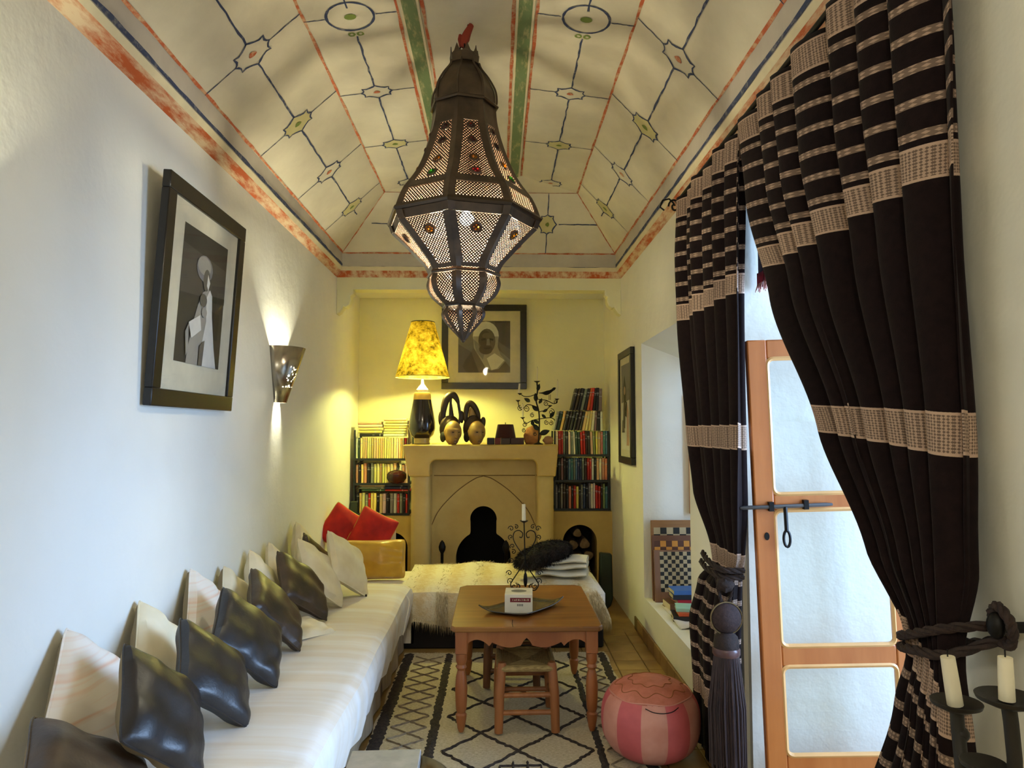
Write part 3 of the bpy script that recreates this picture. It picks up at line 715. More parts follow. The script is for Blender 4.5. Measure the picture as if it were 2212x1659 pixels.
for a, b in zip(zs[:-1], zs[1:]):
    wa, wb = hw(a + 1e-5) if a < .8929 else 0, hw(b - 1e-5) if b <= .893 else 0
    if b > .9: wa = wb = 0
    mb.quad((-.63, PY, a), (HC - wa, PY, a), (HC - wb, PY, b), (-.63, PY, b)); mb.quad((HC + wa, PY, a), (.39, PY, a), (.39, PY, b), (HC + wb, PY, b))
    if wa or wb:
        for s in (-1, 1): tun.quad((HC + s * wa, PY, a), (HC + s * wa, PY + .12, a), (HC + s * wb, PY + .12, b), (HC + s * wb, PY, b))
pan = mb.build('hearth_panel', ochre2, fp, smooth=False)
tun.build('hearth_reveal', ochre2, fp, smooth=True, sharp=50)
fbx = MB(); fbx.quad((-.55, PY + .5, 0), (.30, PY + .5, 0), (.30, PY + .5, 1.0), (-.55, PY + .5, 1.0)); fbx.quad((-.55, PY + .1, 0), (-.55, PY + .5, 0), (-.55, PY + .5, 1), (-.55, PY + .1, 1)); fbx.quad((.30, PY + .1, 0), (.30, PY + .5, 0), (.30, PY + .5, 1), (.30, PY + .1, 1)); fbx.quad((-.55, PY + .1, 1), (.30, PY + .1, 1), (.30, PY + .5, 1), (-.55, PY + .5, 1)); fbx.quad((-.55, PY + .1, .01), (.30, PY + .1, .01), (.30, PY + .5, .01), (-.55, PY + .5, .01))
fbx.build('firebox', soot, fp, smooth=False)
groove = mat('groove', (120, 92, 46), .7)
pk = (HC - .0, 1.175)
def arch(s): return spline([(HC + s * .50, PY - .002, .70), (HC + s * .42, PY - .002, .86), (HC + s * .26, PY - .002, 1.03), (HC + s * .09, PY - .002, 1.15), (HC, PY - .002, 1.18)], 6)
gv = MB().tube(arch(-1), .0045, 5).tube(arch(1), .0045, 5).tube([(-.60, PY - .002, 1.185), (.37, PY - .002, 1.185)], .004, 5); gv.build('arch_moulding', groove, fp)
MB().box(-.80, .533, 7.38, YB - .002, 0, ZM - .03).box(-.80, -.56, 7.0, 7.38, 0, ZM - .03).box(.31, .533, 7.0, 7.38, 0, ZM - .03).box(-.56, .31, 7.0, 7.38, 1.01, ZM - .03).build('chimney_body', ochre2, fp, smooth=False)
MB().box(-.80, .533, 6.98, YB - .002, ZM - .03, ZM).build('mantel_top', ochre, fp, smooth=False)
MB().box(-.795, .533, FY + .03, PY + .1, 0, .03).build('hearth_floor', ochre2, fp, smooth=False)
# andirons and a poker stand in the hearth
def small(name, label, cat, mb, m, group=None, **k): return tag(mb.build(name, m, None, **k), label, cat, group)
for i, (px, d, l_) in enumerate(((955, 6.74, 'black iron firedog knob beside the left column of the fireplace'), (1093, 6.74, 'black iron firedog knob beside the keyhole hearth, right of it'))):
    p = at(px, 1195, d)
    small('firedog', l_, 'firedog', MB().lathe([(.05, .03), (.03, .06), (.014, .12), (.014, p.z), (.03, p.z + .03), (.034, p.z + .06), (.02, p.z + .10), (.004, p.z + .12)], 14, (p.x, d, 0)), ironm)
for i in range(3):
    z = .075 + .10 * (i == 2); x = HC + (-.1, .1, 0)[i]
    small('charred_log', ('charred log lying at left in the dark hearth', 'charred log lying at right in the dark hearth', 'charred log on top of the pile in the dark hearth')[i], 'log', MB().tube([(x - .05, PY + .16, z), (x + .02, PY + .28, z + .01), (x + .05, PY + .42, z)], [.055, .06, .05], 10), soot, 'logs in the hearth')
# ---------------- plinths with arched wood stores
SY = 7.05
def plinth(x0, x1, z1, cx, r, cz, label):
    t = thing('wood_store', label, 'plinth', ((x0 + x1) / 2, SY + .2, 0))
    mb = MB(); tn = MB(); zz = [0, .2, cz] + [cz + r * math.sin(R(a)) for a in range(10, 91, 8)] + [cz + r, z1]
    zz = sorted(set(round(z, 4) for z in zz))
    W_ = lambda z: r if z <= cz else math.sqrt(max(0, r * r - (z - cz) ** 2))
    for a, b in zip(zz[:-1], zz[1:]):
        wa, wb = W_(a), W_(b)
        mb.quad((x0, SY, a), (cx - wa, SY, a), (cx - wb, SY, b), (x0, SY, b)); mb.quad((cx + wa, SY, a), (x1, SY, a), (x1, SY, b), (cx + wb, SY, b))
        if wa or wb:
            for s in (-1, 1): tn.quad((cx + s * wa, SY, a), (cx + s * wa, SY + .4, a), (cx + s * wb, SY + .4, b), (cx + s * wb, SY, b))
    mb.quad((x0, SY, z1), (x1, SY, z1), (x1, YB - .003, z1), (x0, YB - .003, z1)); mb.quad((x0, SY, 0), (x0, YB, 0), (x0, YB, z1), (x0, SY, z1)); mb.quad((x1, SY, 0), (x1, YB, 0), (x1, YB, z1), (x1, SY, z1))
    mb.build('front', ochre, t, smooth=False); tn.build('arch_reveal', ochre2, t, smooth=True, sharp=60)
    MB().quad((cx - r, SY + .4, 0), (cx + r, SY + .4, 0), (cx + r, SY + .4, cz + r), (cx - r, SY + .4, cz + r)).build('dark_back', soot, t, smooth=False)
plinth(.534, XR, .817, .82, .168, .52, 'ochre plaster plinth with an arched log store, right of the fireplace')
plinth(XL, -.801, .775, -1.02, .15, .47, 'ochre plaster plinth with an arched recess behind the red cushions, left of the fireplace')
bark = mat('log_bark', (64, 48, 34), .9, bump=.5, bscale=30); logend = mat('log_end', (148, 124, 88), .85, scale=12, col2=(110, 86, 56))
lg = [(.72, .08, .062), (.85, .07, .058), (.93, .15, .05), (.76, .20, .058), (.88, .25, .052), (.70, .32, .045), (.80, .36, .055), (.91, .38, .048), (.76, .48, .05), (.87, .50, .052), (.80, .60, .042)]
for i, (x, z, r) in enumerate(lg):
    row = ['bottom', 'bottom', 'bottom', 'second', 'second', 'third', 'third', 'third', 'fourth', 'fourth', 'top'][i]; side_ = ['left', 'middle', 'right', 'left', 'right', 'left', 'middle', 'right', 'left', 'right', 'single'][i]
    t = thing('firewood_log', 'split firewood log, %s one in the %s layer of the arched log store' % (side_, row), 'log', (x, SY + .2, z - r), 'logs in the arched store')
    pts = [(x + r * (1 + .12 * math.sin(3 * a + i)) * math.cos(a), z + r * (1 + .12 * math.sin(3 * a + i)) * math.sin(a)) for a in [2 * math.pi * k / 12 for k in range(12)]]
    MB().prism(pts, 'y', SY + .03 + .02 * (i % 3), SY + .36).build('bark', bark, t)
    MB().prism([(x + (a - x) * .9, z + (b - z) * .9) for a, b in pts], 'y', SY + .026 + .02 * (i % 3), SY + .032 + .02 * (i % 3)).build('cut_end', logend, t, smooth=False)
# ---------------- bookshelves
def shelf_unit(label, x0, x1, levels, z0, zt, gap=.0):
    t = thing('bookshelf', label, 'bookshelf', ((x0 + x1) / 2, 7.3, z0))
    for x in (x0, x1):
        MB().box(x - .008, x + .008, 7.12, 7.14, z0, zt).build('upright', shelf_m, t, smooth=False); MB().box(x - .008, x + .008, 7.44, 7.46, z0, zt).build('upright', shelf_m, t, smooth=False)
    for z in levels: MB().box(x0, x1, 7.115, 7.46, z - .022, z).build('shelf', shelf_m, t, smooth=False)
    for z in levels[1:]:
        MB().tube([(x0 + .02, 7.13, z - .022), (x0 + .02, 7.13, z - .06), (x0 + .09, 7.13, z - .022)], .005, 5).build('bracket', shelf_m, t)
    return t
LX0, LX1, RX0, RX1 = -1.415, -.872, .582, 1.118
shelf_unit('dark metal bookshelf on the left of the fireplace', LX0, LX1, [.797, 1.094, 1.338], .775, 1.62)
shelf_unit('dark metal bookshelf on the right of the fireplace', RX0, RX1, [.839, 1.122, 1.376], .817, 1.61)
def cover_mat():
    N = NT('book_cover'); N.b.inputs['Roughness'].default_value = .45
    oi = N.n('ShaderNodeObjectInfo'); tc = N.n('ShaderNodeTexCoord'); sp = N.n('ShaderNodeSeparateXYZ'); N.l(tc.outputs['Object'], sp.inputs[0])
    c1 = N.math('ADD', N.math('MULTIPLY', oi.outputs['Random'], .3), .05); b1 = N.math('COMPARE', sp.outputs[2], c1, .05)
    z2 = N.math('ADD', N.math('MULTIPLY', oi.outputs['Random'], -.3), .42); b2 = N.math('COMPARE', sp.outputs[2], z2, .02)
    wv = N.n('ShaderNodeTexNoise', i_Scale=16.0, i_Detail=2.0); N.l(tc.outputs['Object'], wv.inputs['Vector'])
    tx = N.math('GREATER_THAN', wv.outputs[0], .53)
    mid = N.math('COMPARE', sp.outputs[0], 0, .22)
    band = N.math('MAXIMUM', N.math('MULTIPLY', N.math('MULTIPLY', b1, tx), mid), N.math('MULTIPLY', b2, .8))
    inv = N.n('ShaderNodeInvert'); N.l(oi.outputs['Color'], inv.inputs['Color']); inv.inputs[0].default_value = .75
    N.l(N.mix(N.math('MULTIPLY', band, .55), oi.outputs['Color'], inv.outputs[0]), N.b.inputs['Base Color']); return N.m
coverm = cover_mat(); pagem = mat('book_pages', (222, 206, 164), .9, scale=60, stretch=(8, .2, .2))
bk0 = MB()   # unit book: spine towards -y, z up, x thickness
bk0.prism([(-.5, .5), (-.5, -.40), (-.40, -.47), (-.2, -.5), (.2, -.5), (.40, -.47), (.5, -.40), (.5, .5), (.40, .5), (.40, -.38), (-.40, -.38), (-.40, .5)], 'z', -.5, .5)
nf = len(bk0.f); bk0.box(-.39, .39, -.37, .47, -.48, .48)
for k in range(nf, len(bk0.f)): bk0.mi[k] = 1
book_mesh = bk0.build('book_template', [coverm, pagem], None, smooth=False); BM = book_mesh.data; bpy.data.objects.remove(book_mesh)
ORD = ['first', 'second', 'third', 'fourth', 'fifth', 'sixth', 'seventh', 'eighth', 'ninth', 'tenth', 'eleventh', 'twelfth', 'thirteenth', 'fourteenth', 'fifteenth', 'sixteenth', 'seventeenth', 'eighteenth', 'nineteenth', 'twentieth', 'twenty-first', 'twenty-second', 'twenty-third', 'twenty-fourth', 'twenty-fifth', 'twenty-sixth']
PAL = {'c': ('cream', (226, 200, 138)), 'y': ('pale yellow', (222, 196, 110)), 'o': ('tan', (196, 160, 104)), 'g': ('dark green', (38, 66, 52)), 'k': ('black', (26, 24, 26)), 'r': ('red', (186, 36, 28)), 'n': ('orange', (214, 92, 44)), 'w': ('white', (226, 218, 196)), 'b': ('navy', (44, 58, 96)), 't': ('teal', (70, 128, 124)), 's': ('grey', (128, 124, 116)), 'p': ('salmon', (206, 140, 110)), 'd': ('dark brown', (58, 42, 34)), 'm': ('mauve', (128, 104, 108)), 'l': ('light green', (128, 148, 92)), 'u': ('steel blue', (86, 120, 150))}
def book(x, y, z, th, dp, h, code, label, group, roll=0.0, flat=False):
    o = bpy.data.objects.new('book', BM); COL.objects.link(o)
    nm, c = PAL[code]; j = lambda v: max(0, min(255, v * random.uniform(.92, 1.08))); o.color = rgb(j(c[0]), j(c[1]), j(c[2]))
    o.location = (x, y, z); o.scale = (th, dp, h); o.rotation_euler = (0, R(roll), 0)
    tag(o, label.format(nm), 'book', group); return o
def row(codes, x0, x1, z, h, where, group, lean=0.0, hv=.06, wts=None, y=7.20):
    n = len(codes); w = [wts[i] if wts else random.uniform(.8, 1.25) for i in range(n)]; s = (x1 - x0) / sum(w); x = x0
    for i, c in enumerate(codes):
        th = w[i] * s; hh = h * random.uniform(1 - hv, 1); ln = lean(i / max(1, n - 1)) if callable(lean) else lean
        hz = hh / 2 * math.cos(R(ln)) + th / 2 * abs(math.sin(R(ln))) + .001
        book(x + th / 2 + math.sin(R(ln)) * hh / 2, y + random.uniform(-.006, .006), z + hz, th * math.cos(R(ln)) * .94, .14, hh, c, '{} book, %s from left, %s' % (ORD[i], where), group, ln)
        x += th
random.seed(11)
row('wgcccccoccycccccccwcycrc', LX0 + .01, LX1 - .01, 1.338, .205, 'upper row of the left bookshelf', 'books in the upper row of the left bookshelf', hv=.04)
row('pkcpksccoycccckwcw', LX0 + .01, LX1 - .01, 1.094, .20, 'middle row of the left bookshelf', 'books in the middle row of the left bookshelf', hv=.12)
row('kocsryykcwkswrskr', LX0 + .02, LX1 - .01, .797, .205, 'bottom row of the left bookshelf', 'books in the bottom row of the left bookshelf', hv=.12)
def stack(codes, xc, z, ln, th, where, group, tilt=0):
    for i, c in enumerate(codes):
        o = book(xc + random.uniform(-.012, .012), 7.20, z + th * (i + .5), th * .96, .15, ln * random.uniform(.9, 1.02), c, '{} book lying flat, %s from bottom, %s' % (ORD[i], where), group, 90 + tilt)
        z += abs(math.sin(R(tilt))) * .0
stack('kycwc', -1.262, 1.555, .24, .030, 'left pile atop left bookshelf', 'flat books on top of the left bookshelf')
stack('wccycyc', -1.010, 1.555, .24, .026, 'right pile atop left bookshelf', 'flat books on top of the left bookshelf')
stack('gso', -1.23, 1.012, .25, .022, 'left pile over bottom row, left bookshelf', 'flat books over the bottom row')
stack('rbk', -.99, 1.012, .25, .022, 'right pile over bottom row, left bookshelf', 'flat books over the bottom row')
book(-.865, 7.10, 1.60, .022, .14, .225, 'd', '{} book leaning upright beside the lamp at the end of the left bookshelf', 'books on top of the left bookshelf', -4)
row('wrrskwswggrrdkclyoptu', RX0 + .005, RX1 - .005, 1.376, .235, 'third row up, right bookshelf', 'books in the third row of the right bookshelf', lean=lambda t: -2 if .3 < t < .8 else 0, hv=.06)
row('kkmkkutsubbsdrrwkcwpp', RX0 + .005, RX1 - .005, 1.122, .222, 'second row up of the right bookshelf', 'books in the second row of the right bookshelf', hv=.06)
row('sksdkpkryksbkswwrrdlt', RX0 + .005, RX1 - .005, .839, .25, 'bottom row of the right bookshelf', 'books in the bottom row of the right bookshelf', hv=.15)
row('sgykdkkdkccywmkw', RX0 - .02, RX1 - .05, 1.613, .20, 'fourth row, right bookshelf', 'leaning books in the fourth row of the right bookshelf', lean=lambda t: 13 - 13 * max(0, t - .55) / .45, hv=.05)
row('kdksknrkks', .745, RX1 - .055, 1.815, .23, 'topmost row of the right bookshelf', 'leaning books in the top row of the right bookshelf', lean=lambda t: 13 - 12 * max(0, t - .4) / .6, hv=.06)
p = at(766, 1092, 7.15); small('speaker_box', 'small dark green box against the left wall at the end of the bookshelf', 'box', MB().rbox(p.x - .035, p.x + .03, 7.1, 7.2, .777, .915, .006), mat('dark_green_box', (40, 50, 40), .6), smooth=False)
p = at(857, 1026, 7.06)
pot = thing('round_pot', 'shiny dark round pot with a wire handle on the left bookshelf', 'pot', (p.x, 7.10, 1.096))
glaze = mat('dark_glaze', (30, 30, 32), .12, col2=(70, 14, 18), scale=3)
MB().lathe([(.04, 1.097), (.075, 1.11), (.098, 1.15), (.095, 1.19), (.07, 1.215), (.03, 1.225), (.012, 1.23)], 24, (p.x, 7.045, 0)).build('body', glaze, pot)
MB().tube([(p.x + .01, 7.045, 1.225), (p.x + .03, 7.045, 1.26), (p.x + .012, 7.045, 1.30), (p.x + .045, 7.045, 1.31)], .003, 5).build('wire_handle', ironm, pot)
# ---------------- on the mantel
lx = at(912, 900, 6.8).x
lamp = thing('table_lamp', 'table lamp with dark ceramic base and lit mottled yellow shade on the mantel', 'lamp', (lx, 6.8, ZM))
cer = mat('dark_ceramic', (26, 20, 22), .15, coat=.5); cerc = mat('cream_glaze', (206, 176, 92), .3)
MB().lathe([(.070, ZM), (.078, ZM + .008), (.072, ZM + .03), (.078, ZM + .045), (.075, ZM + .06)], 28, (lx, 6.8, 0)).build('foot', cerc, lamp)
MB().lathe([(.075, ZM + .058), (.108, ZM + .09), (.127, ZM + .15), (.125, ZM + .21), (.112, ZM + .29), (.096, ZM + .37), (.086, ZM + .425)], 32, (lx, 6.8, 0)).build('body', cer, lamp)
MB().lathe([(.086, ZM + .425), (.080, ZM + .475), (.074, ZM + .492), (.04, ZM + .50)], 32, (lx, 6.8, 0)).build('shoulder_band', cerc, lamp)
MB().lathe([(.055, ZM + .50), (.058, ZM + .52), (.035, ZM + .55), (.014, ZM + .575), (.012, ZM + .62)], 20, (lx, 6.8, 0)).build('neck', mat('white_porcelain', (236, 230, 210), .2), lamp)
SZ0, SZ1 = 2.125, 2.655
def shade_mat():
    N = NT('mottled_parchment'); f = N.noise(7, 9, .72); f2 = N.noise(30, 6, .7)
    c = N.ramp(N.math('ADD', N.math('MULTIPLY', f, .7), N.math('MULTIPLY', f2, .3)), [(.40, rgb(74, 62, 20)), (.50, rgb(190, 156, 50)), (.62, rgb(236, 208, 96))])
    d = N.n('ShaderNodeBsdfDiffuse'); t = N.n('ShaderNodeBsdfTranslucent'); N.l(c, d.inputs[0]); N.l(c, t.inputs[0])
    mx = N.n('ShaderNodeMixShader', i_0=.09); N.l(d.outputs[0], mx.inputs[1]); N.l(t.outputs[0], mx.inputs[2]); N.l(mx.outputs[0], N.out.inputs[0]); return N.m
shade = MB().lathe([(.258, SZ0), (.112, SZ1)], 40, (lx, 6.8, 0), cap=False).build('shade', shade_mat(), lamp)
MB().tube([(lx + .258 * math.cos(a), 6.8 + .258 * math.sin(a), SZ0) for a in [2 * math.pi * k / 40 for k in range(40)]], .004, 5, closed=True).build('shade_rim', cerc, shade)
MB().tube([(lx + .112 * math.cos(a), 6.8 + .112 * math.sin(a), SZ1) for a in [2 * math.pi * k / 40 for k in range(40)]], .004, 5, closed=True).build('shade_rim', ironm, shade)
MB().ball((lx, 6.8, 2.20), .035, rz=.05, seg=14, rings=8).build('bulb', emit('lamp_bulb', (1, .85, .5, 1), 30), lamp)
point('table_lamp_light', (lx, 6.8, 2.20), E_TABLE, (1, 1.0, .26), .04)
# carved heads
wood_d = mat('carved_dark_wood', (70, 52, 34), .45, scale=7, col2=(44, 32, 22)); wood_l = mat('carved_pale_wood', (176, 142, 78), .45, scale=7, col2=(140, 106, 54)); voidm = mat('hollow_dark', (20, 15, 10), .8)
def carved(px, label, crest):
    c = at(px, 930, 6.74); bx = c.x
    t = thing('carved_head', label, 'sculpture', (bx, 6.74, ZM), 'carved wooden heads on the mantel')
    c = Vector((bx, 6.74, ZM + .125))
    TI = Matrix.Rotation(R(26), 3, 'Z') @ Matrix.Rotation(R(10), 3, 'X')
    g = lambda a, m, w: math.exp(-((a - m) / w) ** 2)
    def face(d):
        q = 1.0
        if d.y < 0.15:
            q += .34 * g(d.x, 0, .11) * (g(d.z, -.14, .13) + .55 * g(d.z, .08, .16)) * (1 if d.z > -.26 else max(0, 1 - (-.26 - d.z) / .06))   # nose
            q += .11 * g(d.z, .36, .09) * g(d.x, 0, .55)                                        # brow
            for s in (-1, 1):
                q -= .13 * g(d.x, s * .33, .15) * g(d.z, .16, .10)                              # eye sockets
                q += .05 * g(d.x, s * .48, .16) * g(d.z, -.12, .16)                             # cheeks
            q += .13 * g(d.x, 0, .20) * (g(d.z, -.47, .045) + g(d.z, -.60, .045)) - .05 * g(d.x, 0, .24) * g(d.z, -.535, .03)
            q += .10 * g(d.x, 0, .28) * g(d.z, -.84, .12)                                       # chin
            q -= .12 * g(abs(d.x), .75, .2) * g(d.z, -.6, .35)                                  # narrow jaw
        return q
    MB().ball(c + TI @ Vector((0, -.050, -.008)), .082, .090, .116, 56, 48, M=TI, fn=face).build('face', wood_l, t)
    MB().ball(c + TI @ Vector((0, .030, .022)), .100, .098, .126, 24, 16, M=TI, fn=lambda d: 1.0 if d.y > -.25 else .84).build('hood', wood_d, t)
    MB().ball(c + TI @ Vector((-.078, .0, -.055)), .022, .05, .05, 14, 10, M=TI).build('hollow', voidm, t)
    for s in (-1, 1):
        MB().ball(c + TI @ Vector((s * .080, -.045, .004)), .008, .014, .022, 10, 8, M=TI).build('ear', wood_l, t)
        MB().ball(c + TI @ Vector((s * .028, -.124, .012)), .013, .006, .004, 10, 6, M=TI).build('eye_slit', voidm, t)
    MB().ball(c + TI @ Vector((0, -.130, -.070)), .017, .006, .0025, 10, 6, M=TI).build('mouth_line', voidm, t)
    hpt = c + Vector((0, .02, .10))
    if crest == 0:
        path = spline([hpt + Vector((-.065, 0, -.03)), hpt + Vector((-.075, 0, .08)), hpt + Vector((-.045, -.01, .20)), hpt + Vector((.015, -.015, .245)), hpt + Vector((.06, -.01, .19)), hpt + Vector((.075, 0, .12)), hpt + Vector((.085, 0, .03)), hpt + Vector((.07, 0, -.03))], 6)
        n = len(path); MB().tube(path, [.014 + .022 * math.sin(math.pi * min(1, k / (n * .62))) for k in range(n)], 12).build('crest_loop', wood_d, t)
        MB().tube([hpt + Vector((.005, 0, -.02)), hpt + Vector((.0, 0, .08)), hpt + Vector((-.005, 0, .17)), hpt + Vector((.0, -.01, .23))], [.034, .022, .012, .010], 10).build('crest_spine', wood_d, t)
        MB().ball(hpt + Vector((-.095, .01, .02)), .028, .02, .075, 12, 10).build('side_horn', wood_d, t)
        MB().ball(hpt + Vector((.10, .01, .035)), .022, .02, .06, 12, 10).build('side_horn', wood_d, t)
    else:
        path = spline([hpt + Vector((.03, .01, -.04)), hpt + Vector((.035, 0, .05)), hpt + Vector((.0, -.005, .13)), hpt + Vector((-.045, -.005, .165)), hpt + Vector((-.075, 0, .12)), hpt + Vector((-.085, 0, .03)), hpt + Vector((-.07, .01, -.05))], 6)
        n = len(path); MB().tube(path, [.013 + .016 * math.sin(math.pi * k / n) for k in range(n)], 12).build('crest_loop', wood_d, t)
        MB().ball(hpt + Vector((-.025, .01, .05)), .035, .022, .085, 12, 10).build('crest_fill', wood_l, t)
        MB().ball(hpt + Vector((.082, .0, .0)), .024, .024, .070, 12, 10, fn=lambda d: 1 - .5 * max(0, d.z)).build('side_horn', wood_d, t)
carved(974, 'carved wooden head with a tall looped crest on the mantel beside the lamp', 0)
carved(1025, 'carved wooden head with a lower hooked crest on the mantel beside the fez', 1)
fx = at(1092, 930, 6.76).x
fz = thing('fez', 'dark red felt fez on the mantel', 'hat', (fx, 6.78, ZM + .062))
felt = mat('maroon_felt', (58, 14, 18), .95, sheen=.3)
MB().lathe([(.098, ZM + .062), (.098, ZM + .066), (.076, ZM + .185), (.072, ZM + .19), (0, ZM + .192)], 28, (fx, 6.80, 0)).build('crown', felt, fz); MB().tube([(fx, 6.8, ZM + .192), (fx, 6.8, ZM + .208)], .004, 6).build('stalk', ironm, fz)
bxs = [('dark', (34, 20, 20), -.175, -.105), ('deep red', (110, 26, 22), -.103, -.045), ('brown', (66, 46, 36), -.043, .045), ('maroon', (60, 20, 22), .047, .175)]
for i, (nm, c, a, b) in enumerate(bxs):
    small('keepsake_box', '%s little box under the fez on the mantel, %s from the left' % (nm, ORD[i]), 'box', MB().rbox(fx + a, fx + b, 6.72, 6.88, ZM, ZM + .062, .004), mat('box_' + nm.replace(' ', '_'), c, .5), 'little boxes under the fez', smooth=False)
rx = at(1150, 940, 6.82).x
small('rock_lump', 'rough orange rock lump on the mantel behind the iron candelabra', 'rock', MB().ball((rx, 6.86, ZM + .085), .085, .05, .10, 18, 14, fn=lambda d: 1 + .10 * math.sin(5 * d.x + 2) * math.cos(4 * d.z) - .35 * max(0, d.z) * abs(d.x)), mat('orange_rock', (196, 140, 84), .9, col2=(160, 100, 60), scale=12, bump=.5, bscale=20, bdist=.01))
small('rock_lump', 'smaller pinkish rock lump on the mantel right of the candelabra stem', 'rock', MB().ball((rx + .155, 6.88, ZM + .036), .05, .04, .042, 14, 10, fn=lambda d: 1 + .12 * math.sin(6 * d.x + 1) * math.cos(5 * d.z)), mat('pink_rock', (190, 146, 110), .9, bump=.4, bscale=20))
# iron tree candelabra with leaves, scrolls and a bird
cd = 6.68
c0 = at(1163, 957, cd)
can = thing('tree_candelabra', 'black iron tree candelabra with leaves, scrolls and a perched bird on the mantel', 'candelabra', (c0.x, cd, ZM))
def Q(px, py, dy=0): return at(px, py, cd + dy)
MB().lathe([(.045, ZM), (.045, ZM + .006), (.012, ZM + .02), (.007, ZM + .03)], 16, (c0.x, cd, 0)).build('base', ironm, can)
MB().tube(spline([Q(1163, 957), Q(1165, 920), Q(1164, 890), Q(1158, 865), Q(1161, 845), Q(1160, 826)], 5), .007, 7).build('stem', ironm, can)
def spiral(c, r0, r1, a0, turns, flip=1, n=26):
    return [c + Vector((flip * (r0 + (r1 - r0) * k / n) * math.cos(a0 + turns * 2 * math.pi * k / n), 0, (r0 + (r1 - r0) * k / n) * math.sin(a0 + turns * 2 * math.pi * k / n))) for k in range(n + 1)]
def cup(p, r=.022): return MB().lathe([(.004, -.014), (r * .5, -.008), (r, .0), (r, .003), (0, .002)], 12, p)
branches = [([Q(1161, 850), Q(1145, 856), Q(1132, 856), Q(1123, 850)], (1123, 850)), ([Q(1163, 880), Q(1140, 874), Q(1128, 885), Q(1121, 877), Q(1119, 866)], (1119, 865)), ([Q(1164, 905), Q(1150, 908), Q(1135, 915), Q(1129, 903)], (1129, 902)), ([Q(1160, 862), Q(1180, 865), Q(1196, 872), Q(1203, 868), Q(1203, 862)], (1203, 862)), ([Q(1164, 890), Q(1178, 886), Q(1186, 880), Q(1188, 877)], (1188, 876)), ([Q(1164, 905), Q(1180, 903), Q(1192, 903), Q(1199, 908)], None)]
for pts, cp in branches:
    MB().tube(spline(pts, 5), .0042, 6).build('branch', ironm, can)
    if cp: cup(Q(*cp)).build('candle_cup', ironm, can)
cup(Q(1160, 824), .03).build('candle_cup', ironm, can)
for (px, py, r, fl, a0) in ((1124, 882, .028, 1, 1.4), (1137, 884, .03, -1, 1.2), (1181, 913, .024, 1, 1.5), (1190, 914, .022, -1, 1.4), (1180, 872, .026, 1, 1.0), (1191, 890, .032, -1, 1.4), (1150, 897, .022, 1, 1.2), (1133, 917, .024, -1, 1.5), (1132, 930, .02, 1, 1.2), (1200, 868, .02, -1, 1.5), (1156, 938, .018, 1, 1.2)):
    MB().tube(spiral(Q(px, py), r, .006, a0, 1.35, fl), .0032, 5).build('scroll', ironm, can)
def leaf(c, L, w, ang, yaw=20):
    M = Matrix.Rotation(R(yaw), 3, 'Z') @ Matrix.Rotation(R(-ang), 3, 'Y')
    mb = MB(); mb.grid(lambda u, v: c + M @ Vector((u * L, .012 * math.sin(u * 3) + .25 * abs(v - .5) * w, (v - .5) * 2 * w * math.sin(math.pi * min(1, u * 1.02)) ** .8 * (1 - .3 * u))), 10, 4)
    return mb.build('leaf', iron_leaf, can, thick=.002)
for (px, py, L, w, a) in ((1161, 845, .075, .020, 75), (1145, 868, .07, .022, 150), (1158, 868, .085, .024, 95), (1163, 888, .08, .022, 140), (1164, 872, .06, .018, 60), (1170, 895, .06, .016, -40), (1165, 915, .07, .02, 150), (1164, 930, .085, .026, 130), (1165, 938, .105, .03, 20), (1188, 902, .075, .022, 50), (1172, 890, .06, .016, 30), (1152, 920, .06, .02, 100)):
    leaf(Q(px, py, -.005), L, w, a, random.uniform(-25, 25))
bc = Q(1184, 848)
brd = MB().tube(spline([Q(1164, 849), Q(1172, 849), Q(1180, 849), Q(1188, 846), Q(1194, 842), Q(1198, 839), Q(1201, 838)], 4), [.003, .004, .005, .006, .008, .012, .016, .019, .021, .021, .020, .018, .016, .014, .013, .012, .012, .013, .014, .014, .012, .009, .006, .004, .002][:25], 10)
brd.build('bird', ironm, can)
MB().tube([Q(1186, 853), Q(1186, 864)], .0025, 5).tube([Q(1189, 852), Q(1189, 864)], .0025, 5).build('bird_legs', ironm, can)
def candle(p, h, r, label, lean=(0, 0)):
    t = thing('candle', label, 'candle', p)
    q = Vector(p) + Vector((lean[0], lean[1], h)); MB().tube([p, Vector(p) + (q - Vector(p)) * .5, q], [r, r * .97, r * .9], 12).build('wax', waxm, t)
    MB().tube([q, q + Vector((0, 0, .012))], .0012, 5).build('wick', ironm, t); return t
candle(Q(1121, 849), .09, .010, 'white candle at the upper left of the tree candelabra', (.006, 0))
candle(Q(1129, 901), .12, .008, 'thin pale candle at the lower left of the tree candelabra')
candle(Q(1160, 822), .12, .006, 'thin pale candle on the top cup of the tree candelabra', (.004, 0))
candle(Q(1203, 861), .17, .006, 'thin pale candle at the right of the tree candelabra', (.008, 0))
